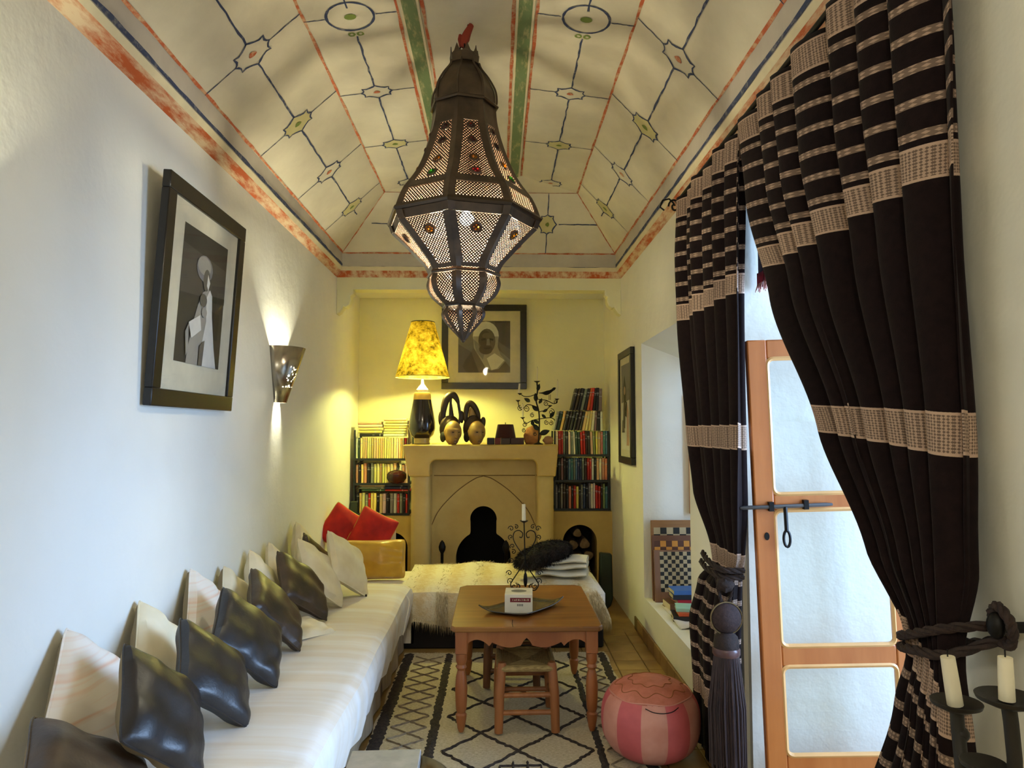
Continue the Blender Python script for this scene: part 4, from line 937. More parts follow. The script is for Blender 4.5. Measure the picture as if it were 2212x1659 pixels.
# ================================================================== RUG
rug_cream = mat('rug_cream', (214, 200, 168), .95, scale=60, col2=(180, 164, 130), bump=.6, bscale=120, bdist=.008, stretch=(1, 2.2, 1))
rug_dark = mat('rug_brown', (66, 54, 44), .95, scale=60, col2=(34, 28, 24), bump=.6, bscale=140, bdist=.006)
rug_mid = mat('rug_mid_brown', (112, 96, 78), .95, scale=30, col2=(150, 134, 108))
rug = thing('berber_rug', 'cream wool rug with dark brown diamond lattice under the table', 'rug', (.06, 3.3, 0))
RX_0, RX_1, RY_0, RY_1 = -.66, .785, 1.1, 5.24
def rz(x, y): return .016 + .002 * math.sin(9 * y + 4 * x) * math.sin(7 * x)
MB().grid(lambda u, v: (RX_0 + (RX_1 - RX_0) * u + .008 * math.sin(v * 60), RY_0 + (RY_1 - RY_0) * v + .008 * math.sin(u * 40), rz(RX_0 + (RX_1 - RX_0) * u, RY_0 + (RY_1 - RY_0) * v)), 60, 170).box(RX_0, RX_1, RY_0, RY_1, 0, .012).build('pile', rug_cream, rug)
rr = random.Random(5)
def stroke(mb, p, q, w, jit=.006):
    n = max(3, int((Vector(q) - Vector(p)).length / .018)); L = []
    t = (Vector(q) - Vector(p)).normalized(); s = Vector((-t.y, t.x))
    for k in range(n + 1):
        c = Vector(p) + (Vector(q) - Vector(p)) * k / n + s * rr.uniform(-jit, jit); ww = w * rr.uniform(.75, 1.25) if w < .03 else w * rr.uniform(.93, 1.07)
        L.append((c + s * ww / 2, c - s * ww / 2, c))
    for k in range(n):
        a, b, c, d = L[k][0], L[k][1], L[k + 1][1], L[k + 1][0]
        h = lambda v, e: (v.x, v.y, rz(v.x, v.y) + e)
        m0, m1 = L[k][2], L[k + 1][2]
        mb.quad(h(a, -.001), h(m0, .009), h(m1, .009), h(d, -.001)); mb.quad(h(m0, .009), h(b, -.001), h(c, -.001), h(m1, .009))
st = MB()
for x, w in ((-.62, .075), (-.335, .055), (.525, .042), (.75, .06)):
    stroke(st, (x, RY_0), (x, RY_1 - .03), w)
st.build('dark_stripes', rug_dark, rug)
lt = MB(); xl, xr, per = -.27, .49, .43; sl = per * 2 / (xr - xl) * 1.0
y0 = 3.66 - per * 6
for k in range(-4, 13):
    ya = y0 + per * k
    for s in (1, -1):
        p, q = Vector((xl, ya)), Vector((xr, ya + s * per * 2))
        # clip to rug
        if max(p.y, q.y) < RY_0 or min(p.y, q.y) > RY_1: continue
        def cl(t): return p + (q - p) * t
        t0, t1 = 0, 1
        for yy, up in ((RY_0, 0), (RY_1 - .05, 1)):
            if q.y != p.y:
                t = (yy - p.y) / (q.y - p.y)
                if 0 < t < 1:
                    if (up == 1) == (q.y > p.y): t1 = min(t1, t)
                    else: t0 = max(t0, t)
        if min(p.y, q.y) > RY_1 or max(p.y, q.y) < RY_0: continue
        a, b = cl(t0), cl(t1)
        if a.y > RY_1 or b.y > RY_1 or a.y < RY_0 - .01 or b.y < RY_0 - .01: continue
        stroke(lt, a, b, .022)
lt.build('diamond_lattice', rug_dark, rug)
hm = MB()
for cy in (3.47, 2.6):
    cxh = .115
    for dx in (-.035, .035): stroke(hm, (cxh + dx, cy - .07), (cxh + dx, cy + .07), .014, .002)
    for dy in (-.03, .03): stroke(hm, (cxh - .10, cy + dy), (cxh + .10, cy + dy), .012, .002)
    for dx in (-.10, .10): stroke(hm, (cxh + dx, cy - .03), (cxh + dx, cy + .03), .012, .002)
hm.build('crossed_motif', rug_dark, rug)
for (xa, xb) in ((-.57, -.375), (.555, .71)):
    sm = MB(); y = RY_0
    while y < RY_1 - .12:
        for (p, q) in (((xa, y), (xb, y + .15)), ((xb, y), (xa, y + .15))): stroke(sm, p, q, .0055, .004)
        y += .15
    sm.build('small_lattice', rug_mid, rug)
fr = MB()
for k in range(150):
    x = RX_0 + (RX_1 - RX_0) * k / 149; fr.tube([(x, RY_1, .01), (x + rr.uniform(-.01, .01), RY_1 + rr.uniform(.03, .05), .004)], .003, 4, cap=False)
stuff(fr.build('fringe', rug_cream, rug))
# ================================================================== BENCHES
bl = thing('banquette', 'long low bench under a white striped cotton cover along the left wall', 'bench', (-1.06, 3.2, 0))
BX, BZ, BY1 = -.62, .50, 5.36
base = MB().box(XL + .002, -.70, .4, BY1 - .04, 0, .27); base.build('base', mat('bench_plinth', (110, 92, 70), .9), bl, smooth=False)
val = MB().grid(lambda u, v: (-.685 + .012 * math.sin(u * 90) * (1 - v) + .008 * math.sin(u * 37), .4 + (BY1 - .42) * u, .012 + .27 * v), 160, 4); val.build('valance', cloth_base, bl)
def wob(y, k=0): return .012 * math.sin(2.3 * y + k) + .007 * math.sin(6.1 * y + 2 * k)
def cov(u, v):
    # u along y, v across: hem -> front edge -> top -> wall
    yy = .38 + (BY1 - .38) * u
    prof = [(-.655, .20), (-.630, .27), (-.615, .35), (-.612, .42), (-.625, .468), (-.66, .49), (-.75, .502), (-.9, .506), (-1.1, .502), (-1.3, .50), (XL + .004, .498)]
    t = v * (len(prof) - 1); i = min(int(t), len(prof) - 2); f = t - i
    x = prof[i][0] + (prof[i + 1][0] - prof[i][0]) * f; z = prof[i][1] + (prof[i + 1][1] - prof[i][1]) * f
    k = max(0, 1 - v * 2.2)
    x += wob(yy) * (.3 + k) * (1 if v < .95 else 0) + .012 * math.sin(yy * 21) * k * k; z += .35 * wob(yy, 1.3) * (1 if v > .5 else .5) + (.02 * math.sin(2.2 * yy) * k if v < .2 else 0)
    e = max(0, (u - .975) / .025); z -= .035 * e * e * (v > .3); 
    return (x, yy, z)
cv = MB().grid(cov, 140, 30)
cv.grid(lambda u, v: (cov(1.0, .1 + u * .9)[0], BY1, cov(1.0, .1 + u * .9)[2] * (1 - v) + .05 * v), 30, 4)
cv.build('cover', cloth_white, bl)
fold = MB().tube(spline([(-.625, 5.00, .485), (-.60, 4.985, .44), (-.607, 4.93, .36), (-.63, 4.90, .24)], 5), .0035, 6); fold.build('seam', cloth_white, bl)
bb = thing('daybed', 'low dark-based bench across the room before the fireplace', 'bench', (.05, 5.75, 0))
MB().rbox(XL + .3, .80, 5.39, 6.16, 0, .235, .01).build('base', black_base, bb, smooth=False)
MB().rbox(XL + .01, .82, 5.40, 6.18, .235, .42, .03).build('mattress', cloth_white, bb)
# woolly throw over the back bench
th = thing('wool_throw', 'shaggy cream striped wool throw over the bench by the fireplace', 'throw', (.1, 5.7, .3))
def thr(u, v):
    x = -.70 + 1.545 * u; prof = [(5.335, .19), (5.325, .26), (5.33, .36), (5.35, .42), (5.42, .445), (5.6, .452), (5.9, .455), (6.10, .46), (6.19, .47), (6.22, .45), (6.225, .30)]
    t = v * 10; i = min(int(t), 9); f = t - i; y = prof[i][0] + (prof[i + 1][0] - prof[i][0]) * f; z = prof[i][1] + (prof[i + 1][1] - prof[i][1]) * f
    k = max(0, 1 - v * 3)
    y += .02 * math.sin(x * 13) * k; z += (.03 * math.sin(x * 9 + 1) * k) + .007 * math.sin(x * 17) * math.sin(v * 12) + (.022 * math.exp(-((x + .15) / .16) ** 2) + .03 * math.exp(-((x + .42) / .08) ** 2) * 0 + .018 * math.exp(-((x - .25) / .12) ** 2)) * math.exp(-((v - .8) / .12) ** 2)
    e = max(0, (u - .93) / .07); z -= .24 * e ** 2 * min(1, v * 3); x -= .0 * e
    return Vector((x, y, z))
throw_m = NT('striped_wool'); throw_m.b.inputs['Roughness'].default_value = .95
_tc = throw_m.n('ShaderNodeTexCoord'); _sp = throw_m.n('ShaderNodeSeparateXYZ'); throw_m.l(_tc.outputs['Object'], _sp.inputs[0])
_s = throw_m.math('SINE', throw_m.math('MULTIPLY', _sp.outputs[0], 26.0)); _n = throw_m.noise(30, 4)
throw_m.l(throw_m.ramp(throw_m.math('ADD', throw_m.math('MULTIPLY', _s, .22), throw_m.math('MULTIPLY', _n, 1.0)), [(.38, rgb(236, 226, 202)), (.76, rgb(218, 196, 150))]), throw_m.b.inputs['Base Color'])
throw_m.bump(throw_m.noise(70, 5), .6, .012)
MB().grid(thr, 90, 30).build('cloth', throw_m.m, th)
hair = MB()
for k in range(9000):
    u = rr.random(); z = rr.random()
    v = rr.uniform(0, .33) if z < .5 else rr.uniform(.33, .95)
    patch = abs(((u * 6.0 + .35) % 1) - .5) < .17
    if z < .5 and not (patch or v < .04 or u > .9): continue
    if z >= .5 and not (patch and rr.random() < .35 or v > .8): continue
    p = thr(u, v); L = rr.uniform(.04, .085)
    d = Vector((rr.uniform(-.012, .012), -rr.uniform(.004, .016), -L)) if v < .36 else Vector((rr.uniform(-.03, .03), -rr.uniform(.0, .02), rr.uniform(.004, .02)))
    s = Vector((rr.uniform(.0012, .0028), 0, 0)); o = Vector((0, -.004, .002))
    hair.v += [tuple(p + o - s), tuple(p + o + s), tuple(p + o + d * .5 + Vector((0, -.008, 0)) + s * .7), tuple(p + o + d)]; i = len(hair.v) - 4; hair.f.append((i, i + 1, i + 2, i + 3))
stuff(hair.build('shag', wool, th, smooth=False))
# folded white blanket and dark fur on it
wb_ = thing('folded_blanket', 'white folded wool blanket on the bench under the dark fur', 'blanket', (.57, 5.75, .46))
Mb = Matrix.Translation((.525, 5.72, .465)) @ Matrix.Rotation(R(-12), 4, 'Z')
for k in range(3):
    MB().grid(lambda u, v: Mb @ Vector(((-.20 + .40 * u), -.13 + .26 * (1 - abs(1 - 2 * v)) if False else (-.13 + .26 * u * 0 + .26 * (.5 - .5 * math.cos(2 * math.pi * v)) ), .028 + .045 * k + .024 * math.sin(2 * math.pi * v) + .006 * math.sin(8 * u + k) + .02 * u * (k > 0))), 14, 18).build('fold', wool_white, wb_)
fu = thing('fur_throw', 'dark brown fur cushion resting on the folded white blanket', 'fur', (.47, 5.7, .52))
Mf = Matrix.Translation((.375, 5.70, .635)) @ Matrix.Rotation(R(8), 4, 'Z') @ Matrix.Rotation(R(-16), 4, 'Y')
fshape = lambda d: (1 + .08 * math.sin(5 * d.x + 1) * math.cos(4 * d.y)) * (1 - .12 * abs(d.x) ** 3)
fb_ = MB().ball((0, 0, 0), .255, .16, .085, 36, 20, fn=fshape); fb_.build('body', fur, fu, M=Mf)
fh = MB()
for k in range(5200):
    d = Vector((rr.gauss(0, 1), rr.gauss(0, 1), rr.gauss(0, 1))).normalized(); q = fshape(d)
    p = Mf @ (Vector((d.x * .255, d.y * .16, d.z * .085)) * q); nn = (Mf.to_3x3() @ Vector((d.x / .255, d.y / .16, d.z / .085))).normalized()
    e = (nn * .6 + Vector((rr.uniform(-.4, .4), rr.uniform(-.4, .4), -.5))).normalized() * rr.uniform(.02, .045); s = e.cross(Vector((rr.random(), rr.random(), rr.random()))).normalized() * .002
    i = len(fh.v); fh.v += [tuple(p - s), tuple(p + s), tuple(p + e)]; fh.f.append((i, i + 1, i + 2))
stuff(fh.build('hair', fur, fu, smooth=False))
# ================================================================== CUSHIONS
def cushion(label, c, w, h, th_, yaw, lean, roll, m, m_back=None, group=None, seed=0, trim=None, tagc=False, wr=.006, pinch=.05, zrest=.505):
    t = thing('cushion', label, 'cushion', c, group)
    M = Matrix.Rotation(R(yaw), 4, 'Z') @ Matrix.Rotation(R(-lean), 4, 'X') @ Matrix.Rotation(R(roll), 4, 'Y')
    def face(sg):
        def fn(u, v):
            s, q = 2 * u - 1, 2 * v - 1
            x = w / 2 * s * (1 - pinch * (1 - q * q) * s * s); z = h / 2 * q * (1 - pinch * (1 - s * s) * q * q)
            k = max(0, (1 - s * s) * (1 - q * q)) ** .34; rc = 1 - .055 * (s * q) ** 6; x *= rc; z *= rc
            n = math.sin(5.1 * s + 3.3 * q + seed) * math.sin(3.7 * q - 2.9 * s + 1.7 * seed) + .6 * math.sin(9 * s * q + seed * 2.1 + 4 * q)
            return (x, sg * (th_ / 2 * k + wr * n * min(1, k * 1.6)), z - .02 * h * (1 - s * s) * (q > 0) * q)
        return fn
    def rest(fn):   # the lowest corner is squashed flat where it meets the seat
        def g(u, v):
            p = M @ Vector(fn(u, v)); zl = zrest - c[2]
            if p.z < zl: p = Vector((p.x, p.y, zl + .12 * (p.z - zl) * 0))
            return p
        return g
    f = MB().grid(rest(face(-1)), 26, 26).build('cover_front', m, t, local=True); MB().grid(rest(face(1)), 26, 26).build('cover_back', m_back or m, t, local=True)
    edge = []
    for k in range(80):
        e = k / 20.0; side_, u = int(e), e - int(e)
        uv = ((u, 0), (1, u), (1 - u, 1), (0, 1 - u))[side_]; edge.append(rest(face(-1))(*uv))
    MB().tube(edge, .004, 5, closed=True).build('piping', trim or m, t, local=True)
    if tagc: MB().box(w * .40, w * .43, -.012, .012, -h * .5 - .03, -h * .5 + .02).build('care_tag', leather, t, local=True, smooth=False, M=M)
    return t
GL = 'leather cushions along the left bench'; GC = 'cream cushions along the left wall'
def cu(label, px, py, d, w, h, th_, yaw, lean, roll, m, **k):
    return cushion(label, at(px, py, d), w, h, th_, yaw, lean, roll, m, **k)
# front to back along the left wall: they stand on a corner and lean on the wall or on one another
def cw(label, c, w, yaw, lean, roll, m, group, seed, h=None, th=.12, **k):
    return cushion(label, Vector(c), w * 1.04, (h or w) * 1.04, th, yaw, lean, roll, m, group=group, seed=seed, **k)
cw('brown leather cushion with a suede back, nearest the camera and cut by the frame', (-1.143, 2.085, 0.634), .37, 100, 50, 66, leather_br, GL, 1, m_back=lining)
cw('large cream cushion with faint orange stripes, nearest of the pale cushions', (-1.335, 2.45, 0.717), .37, 87, 21, 41, cloth_stripe, GC, 2, h=.38, m_back=lining)
cw('black leather cushion nearest the camera of the five dark ones on the bench', (-1.085, 2.39, 0.707), .36, 92, 32, 49, leather, GL, 3, m_back=lining)
kn = cw('plain cream cushion with a knotted top corner behind the second black cushion', (-1.345, 2.95, 0.707), .35, 92, 22, 43, cloth_cream, GC, 4, m_back=lining)
cw('second black leather cushion from the camera, resting on a creased lower edge', (-1.08, 2.80, 0.697), .35, 90, 37, 53, leather, GL, 5)
cw('cream striped cushion against the wall behind the third black cushion', (-1.36, 3.44, 0.727), .37, 90, 16, 36, cloth_stripe, GC, 6, m_back=lining)
cw('third black leather cushion from the camera, catching a blue window glint', (-1.098, 3.238, 0.707), .37, 83, 38, 57, leather, GL, 7.5)
cw('small cream cushion peeping over the third black cushion', (-1.35, 3.80, 0.692), .33, 90, 18, 42, cloth_cream, GC, 8, m_back=lining)
cw('fourth dark leather cushion from the camera, brownish with fine creases', (-1.145, 3.763, 0.697), .37, 94, 38, 66, leather_br, GL, 9, wr=.007)
cw('cream cushion peeping out above the fourth dark cushion', (-1.345, 4.18, 0.707), .34, 90, 18, 42, cloth_cream, GC, 10)
cw('cream cushion lying flat half hidden under the fourth dark cushion', (-1.07, 4.02, 0.527), .26, 70, 82, 20, cloth_cream, GC, 17, th=.06)
cw('fifth dark leather cushion, farthest of the dark row and standing upright', (-1.150, 4.287, 0.702), .36, 82, 38, 44, leather_br, GL, 11, wr=.006)
cw('yellowish cushion peeping out left of the fifth dark leather cushion', (-1.35, 4.52, 0.702), .33, 90, 18, 44, cloth_cream, GC, 12)
cw('cream cushion next to the fifth dark leather cushion, behind it', (-1.119, 4.59, 0.717), .37, 85, 34, 43, cloth_cream, GC, 13)
cw('dark cushion squeezed between two cream cushions near the gold one', (-1.19, 4.90, 0.702), .36, 84, 28, 42, leather_br, GL, 14, th=.08)
cw('cream cushion with a black care tag, farthest along the bench beside the gold cushion', (-1.005, 4.875, 0.720), .37, 79, 30, 37, cloth_cream, GC, 15, tagc=True)
cw('cream cushion against the wall behind the tagged cushion', (-1.335, 5.10, 0.727), .37, 86, 18, 43, cloth_cream, GC, 16)
p = at(318, 1338, 2.93); kb = MB().ball(p, .028, .02, .022, 14, 10, fn=lambda d: 1 + .15 * math.sin(7 * d.x + 3 * d.z)); kb.tube([p + Vector((.012 * math.cos(a) - .0, -.018, .010 * math.sin(a))) for a in [.5 * k for k in range(13)]], .004, 5); kb.build('knot', cloth_cream, kn)
cu('shiny gold satin oblong cushion in the far left corner', 808, 1208, 5.78, .50, .31, .17, 6, 14, 0, gold, zrest=.40, wr=.009, group='cushions in the far left corner', seed=20, pinch=.03)
cu('red cotton cushion with a gold seam, the left one behind the gold cushion', 742, 1143, 6.15, .35, .35, .16, 14, 12, 34, redc, group='cushions in the far left corner', seed=21, trim=goldtrim)
cu('red cotton cushion with a gold seam, the right one behind the gold cushion', 806, 1148, 6.10, .34, .34, .16, 4, 12, 26, redc, group='cushions in the far left corner', seed=22, trim=goldtrim)
p = at(836, 1150, 6.28); tag(MB().box(p.x - .10, p.x + .075, 6.28, 6.30, 0.0, at(836, 1150, 6.28).z + .11).build('white_board', mat('white_card', (214, 206, 190), .8), smooth=False), 'plain off-white board standing behind the right red cushion', 'board')
# ================================================================== TABLE
TX, TY0, TY1, TZ = .162, 3.83, 4.85, .580
tb_ = thing('wooden_table', 'low honey-brown wooden table with turned legs and scalloped apron', 'table', (TX, (TY0 + TY1) / 2, .02))
tw = .405
MB().prism([(TX - tw + .02, TY0), (TX - tw, TY0 + .03), (TX - tw, TY1 - .05), (TX - tw + .04, TY1), (TX + tw - .04, TY1), (TX + tw, TY1 - .05), (TX + tw, TY0 + .03), (TX + tw - .02, TY0)], 'z', TZ - .028, TZ).build('top', tabletop_m, tb_, smooth=True, sharp=30, bevel=.006)
MB().tube([(TX - .075, TY0 - .001, TZ + .0005), (TX - .078, TY0 + .06, TZ + .0008), (TX - .074, TY0 + .14, TZ + .0008)], .0014, 4).build('crack', soot, tb_)
def apron(n=48):
    w = tw - .035; top = TZ - .028; pts = [(-w, top), (w, top)]
    low = []
    for k in range(n + 1):
        u = -1 + 2 * k / n; a = abs(u)
        z = .085 if a > .90 else .085 - .035 * (1 - ((a - .72) / .18) ** 2) * (a > .54) if a > .54 else .058 + .034 * math.sin((.54 - a) / .54 * math.pi * .9) * 1.0
        if a < .06: z = .062 - .02 * (1 - a / .06)
        if a > .90: z = .10
        low.append((u * w, top - z))
    return pts + low[::-1]
ap = apron()
for y in (TY0 + .045, TY1 - .07): MB().prism([(TX + a, b) for a, b in ap], 'y', y, y + .022).build('apron', pine, tb_, smooth=True, sharp=30)
for x in (TX - tw + .045, TX + tw - .067): MB().box(x, x + .022, TY0 + .07, TY1 - .07, TZ - .12, TZ - .028).build('apron', pine, tb_, smooth=False)
def tleg(x, y):
    z0 = .022; h = TZ - .028 - z0
    MB().rbox(x - .032, x + .032, y - .032, y + .032, TZ - .15, TZ - .028, .004).lathe([(.013, z0), (.02, z0 + .02), (.028, z0 + .07), (.030, z0 + .09), (.022, z0 + .10), (.028, z0 + .115), (.031, z0 + .16), (.033, z0 + .23), (.028, z0 + .29), (.020, z0 + .32), (.029, z0 + .335), (.023, z0 + .35), (.030, z0 + .37), (.030, TZ - .149)], 18, (x, y, 0)).build('leg', pine, tb_)
for x in (TX - tw + .056, TX + tw - .056):
    for y in (TY0 + .056, TY1 - .081): tleg(x, y)
# glass tray with curled corners
ty = thing('glass_tray', 'smoky square glass tray with curled-up corners on the table', 'tray', (TX + .015, 4.20, TZ))
trm = mat('smoky_glass', (84, 78, 66), .12, .35, coat=.6)
cA, cB, cC, cD = at(1034, 1312, 4.10), at(1135, 1326, 3.99), at(1217, 1282, 4.30), at(1128, 1268, 4.43)
def tray(u, v):
    p = (cA * (1 - u) * (1 - v) + cB * u * (1 - v) + cC * u * v + cD * (1 - u) * v)
    k = max(abs(2 * u - 1), abs(2 * v - 1)); cor = (abs(2 * u - 1) * abs(2 * v - 1)) ** 3
    acr = abs((2 * u - 1) + (2 * v - 1)) / 2
    up = .030 * cor * (1 if (u < .5) == (v < .5) else .25)
    return (p.x, p.y, TZ + .008 + .012 * max(0, k - .8) / .2 + up)
MB().grid(tray, 24, 24).build('plate', trm, ty, thick=.006)
# printed box on the tray
bx0 = at(1090, 1325, 4.05); bx = thing('cardboard_box', 'small white cardboard box with a dark red label on the tray', 'box', (bx0.x + .085, 4.12, TZ + .012))
Mx = Matrix.Translation((bx0.x + .083, 4.14, TZ + .013)) @ Matrix.Rotation(R(-3), 4, 'Z')
MB().rbox(-.078, .078, -.085, .085, 0, .105, .002, M=Mx).build('carton', mat('white_carton', (232, 226, 208), .6), bx, smooth=False)
lab = mat('maroon_label', (120, 26, 36), .6); grey_l = mat('grey_disc', (120, 118, 112), .6)
MB().box(-.048, .068, -.0862, -.0855, .062, .086, M=Mx).build('label_band', lab, bx, smooth=False)
MB().box(-.0792, -.0785, -.06, .02, .03, .08, M=Mx).build('side_label', mat('orange_label', (196, 84, 40), .6), bx, smooth=False)
MB().poly([Mx @ Vector((.0 + .045 * math.cos(a), .035 * math.sin(a), .1058)) for a in [2 * math.pi * k / 20 for k in range(20)]]).build('top_disc', grey_l, bx, smooth=False)
for k in range(9): MB().box(-.034 + .0105 * k, -.034 + .0105 * k + (.003, .006, .004, .0065, .003)[k % 5], -.0870, -.0862, .070, (.079, .077, .080)[k % 3], M=Mx).build('label_lettering', mat_board, bx, smooth=False)
for k in range(4): MB().box(-.008 + .009 * k, -.002 + .009 * k, -.0862, -.0855, .040, .052, M=Mx).build('number_print', grey_l, bx, smooth=False)
# scrolled iron candle holder
hd_ = 4.33; hc = at(1133, 1270, hd_)
hl = thing('scroll_candle_holder', 'black wrought-iron candle holder of heart scrolls on the tray', 'candle holder', (hc.x, hd_, TZ + .012))
def H(px, py): return at(px, py, hd_)
ph = MB().tube([H(1135, 1262), H(1134, 1200), H(1132, 1128)], .004, 6); ph.build('stem', ironm, hl)
MB().lathe([(.004, -.01), (.020, -.002), (.026, .004), (.0, .004)], 14, H(1132, 1126)).build('drip_pan', ironm, hl)
MB().ball(H(1135, 1252), .012, .012, .045, 10, 8).build('spindle', ironm, hl)
for s in (-1, 1):
    X = lambda px, py: H(1133 + s * px, py)
    heart = spline([X(0, 1202), X(14, 1184), X(24, 1165), X(22, 1150), X(12, 1146), X(4, 1152), X(6, 1161), X(11, 1160)], 5); MB().tube(heart, .0032, 5).build('scroll', ironm, hl)
    low = spline([X(0, 1214), X(10, 1230), X(22, 1248), X(30, 1262), X(24, 1274), X(14, 1274), X(10, 1266), X(15, 1261)], 5); MB().tube(low, .0036, 5).build('scroll', ironm, hl)
    for (px, py, r, a) in ((29, 1142, .018, 0), (18, 1138, .014, 1), (30, 1160, .016, 5), (26, 1180, .016, 5.5), (28, 1212, .018, 0), (20, 1224, .016, 1), (33, 1238, .018, 0), (30, 1255, .02, 5.5), (24, 1192, .016, 1), (22, 1266, .02, 2)):
        MB().tube([p + Vector((0, 0, 0)) for p in [X(px, py) + Vector((s * (r * (1 - k / 24)) * math.cos(a + k * .36), 0, r * (1 - k / 24) * math.sin(a + k * .36))) for k in range(22)]], .0026, 5).build('curl', ironm, hl)
candle(H(1131.5, 1127), .105, .012, 'white candle in the scrolled iron holder on the table', (-.001, 0))
# ================================================================== STOOLS
def stool(label, x, y, rz_, w=.36, d=.32, h=.40, lm=stoolw, foot=.026):
    t = thing('rush_stool', label, 'stool', (x, y, foot), 'rush-seated stools at the table', rot=(0, 0, R(rz_)))
    for sx in (-1, 1):
        for sy in (-1, 1):
            MB().tube([(sx * (w / 2 + .006), sy * (d / 2 + .006), 0), (sx * w / 2, sy * d / 2, h * .6), (sx * (w / 2 - .012), sy * (d / 2 - .012), h), (sx * (w / 2 - .012), sy * (d / 2 - .012), h + .012)], [.023, .026, .025, .019], 14).build('leg', lm, t, local=True)
    for z in (.10, .19):
        for sy in (-1, 1): MB().tube([(-w / 2, sy * d / 2, z), (w / 2, sy * d / 2, z)], .014, 8).build('stretcher', lm, t, local=True)
        for sx in (-1, 1): MB().tube([(sx * w / 2, -d / 2, z + .03), (sx * w / 2, d / 2, z + .03)], .013, 8).build('stretcher', lm, t, local=True)
    # woven seat: four triangular fields of cords wound round the rails
    n = 15
    for f in range(4):
        mb = MB()
        for k in range(n):
            u = (k + .5) / n
            hw_, hd2 = w / 2 - .005, d / 2 - .005
            a = 1 - u
            if f % 2 == 0:
                s = -1 if f == 0 else 1; yy = s * (hd2 * (1 - u * .97)); L = hw_ * (1 - u * .97) + .004
                mb.tube([(-L, yy, h - .012 - .010 * u), (0, yy, h - .014 - .016 * u), (L, yy, h - .012 - .010 * u)], hd2 / n * .52, 6)
            else:
                s = -1 if f == 1 else 1; xx = s * (hw_ * (1 - u * .97)); L = hd2 * (1 - u * .97) + .004
                mb.tube([(xx, -L, h - .012 - .010 * u), (xx, 0, h - .014 - .016 * u), (xx, L, h - .012 - .010 * u)], hw_ / n * .52, 6)
        mb.build('woven_field', rush, t, local=True)
    ed = MB()
    for sy in (-1, 1): ed.tube([(-w / 2 + .01, sy * d / 2, h - .018), (w / 2 - .01, sy * d / 2, h - .018)], .017, 8)
    for sx in (-1, 1): ed.tube([(sx * w / 2, -d / 2 + .01, h - .018), (sx * w / 2, d / 2 - .01, h - .018)], .017, 8)
    ed.build('wrapped_rail', rush, t, local=True)
    return t
stool('rush-seated wooden stool standing at the near side of the table', .160, 4.035, 1, w=.29, d=.34, h=.345)
dkw = mat('dark_stool_wood', (112, 70, 36), .5)
stool('darker rush-seated stool tucked under the far side of the table', .10, 4.66, -2, w=.30, d=.28, h=.36, lm=dkw)
# ================================================================== POUFFE
pc_ = at(1405, 1566, 3.62); PX, PYY = pc_.x, 3.62
pf = thing('leather_pouffe', 'round pink patchwork leather pouffe on the floor by the curtain', 'pouffe', (PX, PYY, 0))
pinkA = mat('pink_leather_deep', (210, 100, 102), .5, scale=8, col2=(196, 90, 92), bump=.15, bscale=30); pinkB = mat('pink_leather_pale', (216, 152, 134), .5, scale=8, col2=(204, 134, 116), bump=.15, bscale=30); pinkT = mat('pink_leather_top', (206, 124, 104), .5, scale=14, col2=(182, 102, 76), bump=.2, bscale=30)
PRr, PH = .242, .385
def pfp(th_, v):
    z = PH * v; r = PRr * (1 - abs(2 * v - 1) ** 2.6) ** .42
    return r, z
def gore(a0, a1, v0, v1):
    return lambda u, v: (PX + pfp(0, v0 + (v1 - v0) * v)[0] * math.cos(a0 + (a1 - a0) * u) * (1 + .006 * math.sin(math.pi * u)), PYY + pfp(0, v0 + (v1 - v0) * v)[0] * math.sin(a0 + (a1 - a0) * u) * (1 + .006 * math.sin(math.pi * u)), pfp(0, v0 + (v1 - v0) * v)[1])
for k in range(12):
    a = 2 * math.pi * k / 12 + .13
    MB().grid(gore(a, a + 2 * math.pi / 12, 0.004, .84), 8, 16).build('side_gore', pinkA if k % 2 else pinkB, pf)
MB().grid(gore(0, 2 * math.pi, .83, 1.0), 40, 10).build('top_panel', pinkT, pf)
MB().tube([(PX + pfp(0, .84)[0] * 1.004 * math.cos(t), PYY + pfp(0, .84)[0] * 1.004 * math.sin(t), PH * .84 + .004 * math.sin(6 * t)) for t in [2 * math.pi * k / 48 for k in range(48)]], .0035, 5, closed=True).build('welt', pinkB, pf)
def pz(r):
    t = max(0, 1 - (r / PRr) ** (1 / .42)) ** (1 / 2.6)
    return PH * (1 + t) / 2 + .001
for rr_, n in ((.16, 36), (.10, 24)):
    MB().tube([(PX + rr_ * (1 + .09 * math.sin(9 * t)) * math.cos(t), PYY + rr_ * (1 + .09 * math.sin(9 * t)) * math.sin(t), pz(rr_ * (1 + .09 * math.sin(9 * t)))) for t in [2 * math.pi * k / 90 for k in range(90)]], .0022, 4, closed=True).build('embroidery', mat('tan_thread', (160, 96, 50), .8), pf)
p1 = [Vector((PX + pfp(0, v)[0] * 1.006 * math.cos(R(a)), PYY + pfp(0, v)[0] * 1.006 * math.sin(R(a)), pfp(0, v)[1] + .003)) for a, v in ((-108, .80), (-98, .77), (-86, .76), (-74, .77), (-64, .80))]
MB().tube(spline(p1, 5), .0022, 5).build('loose_thread', ironm, pf)
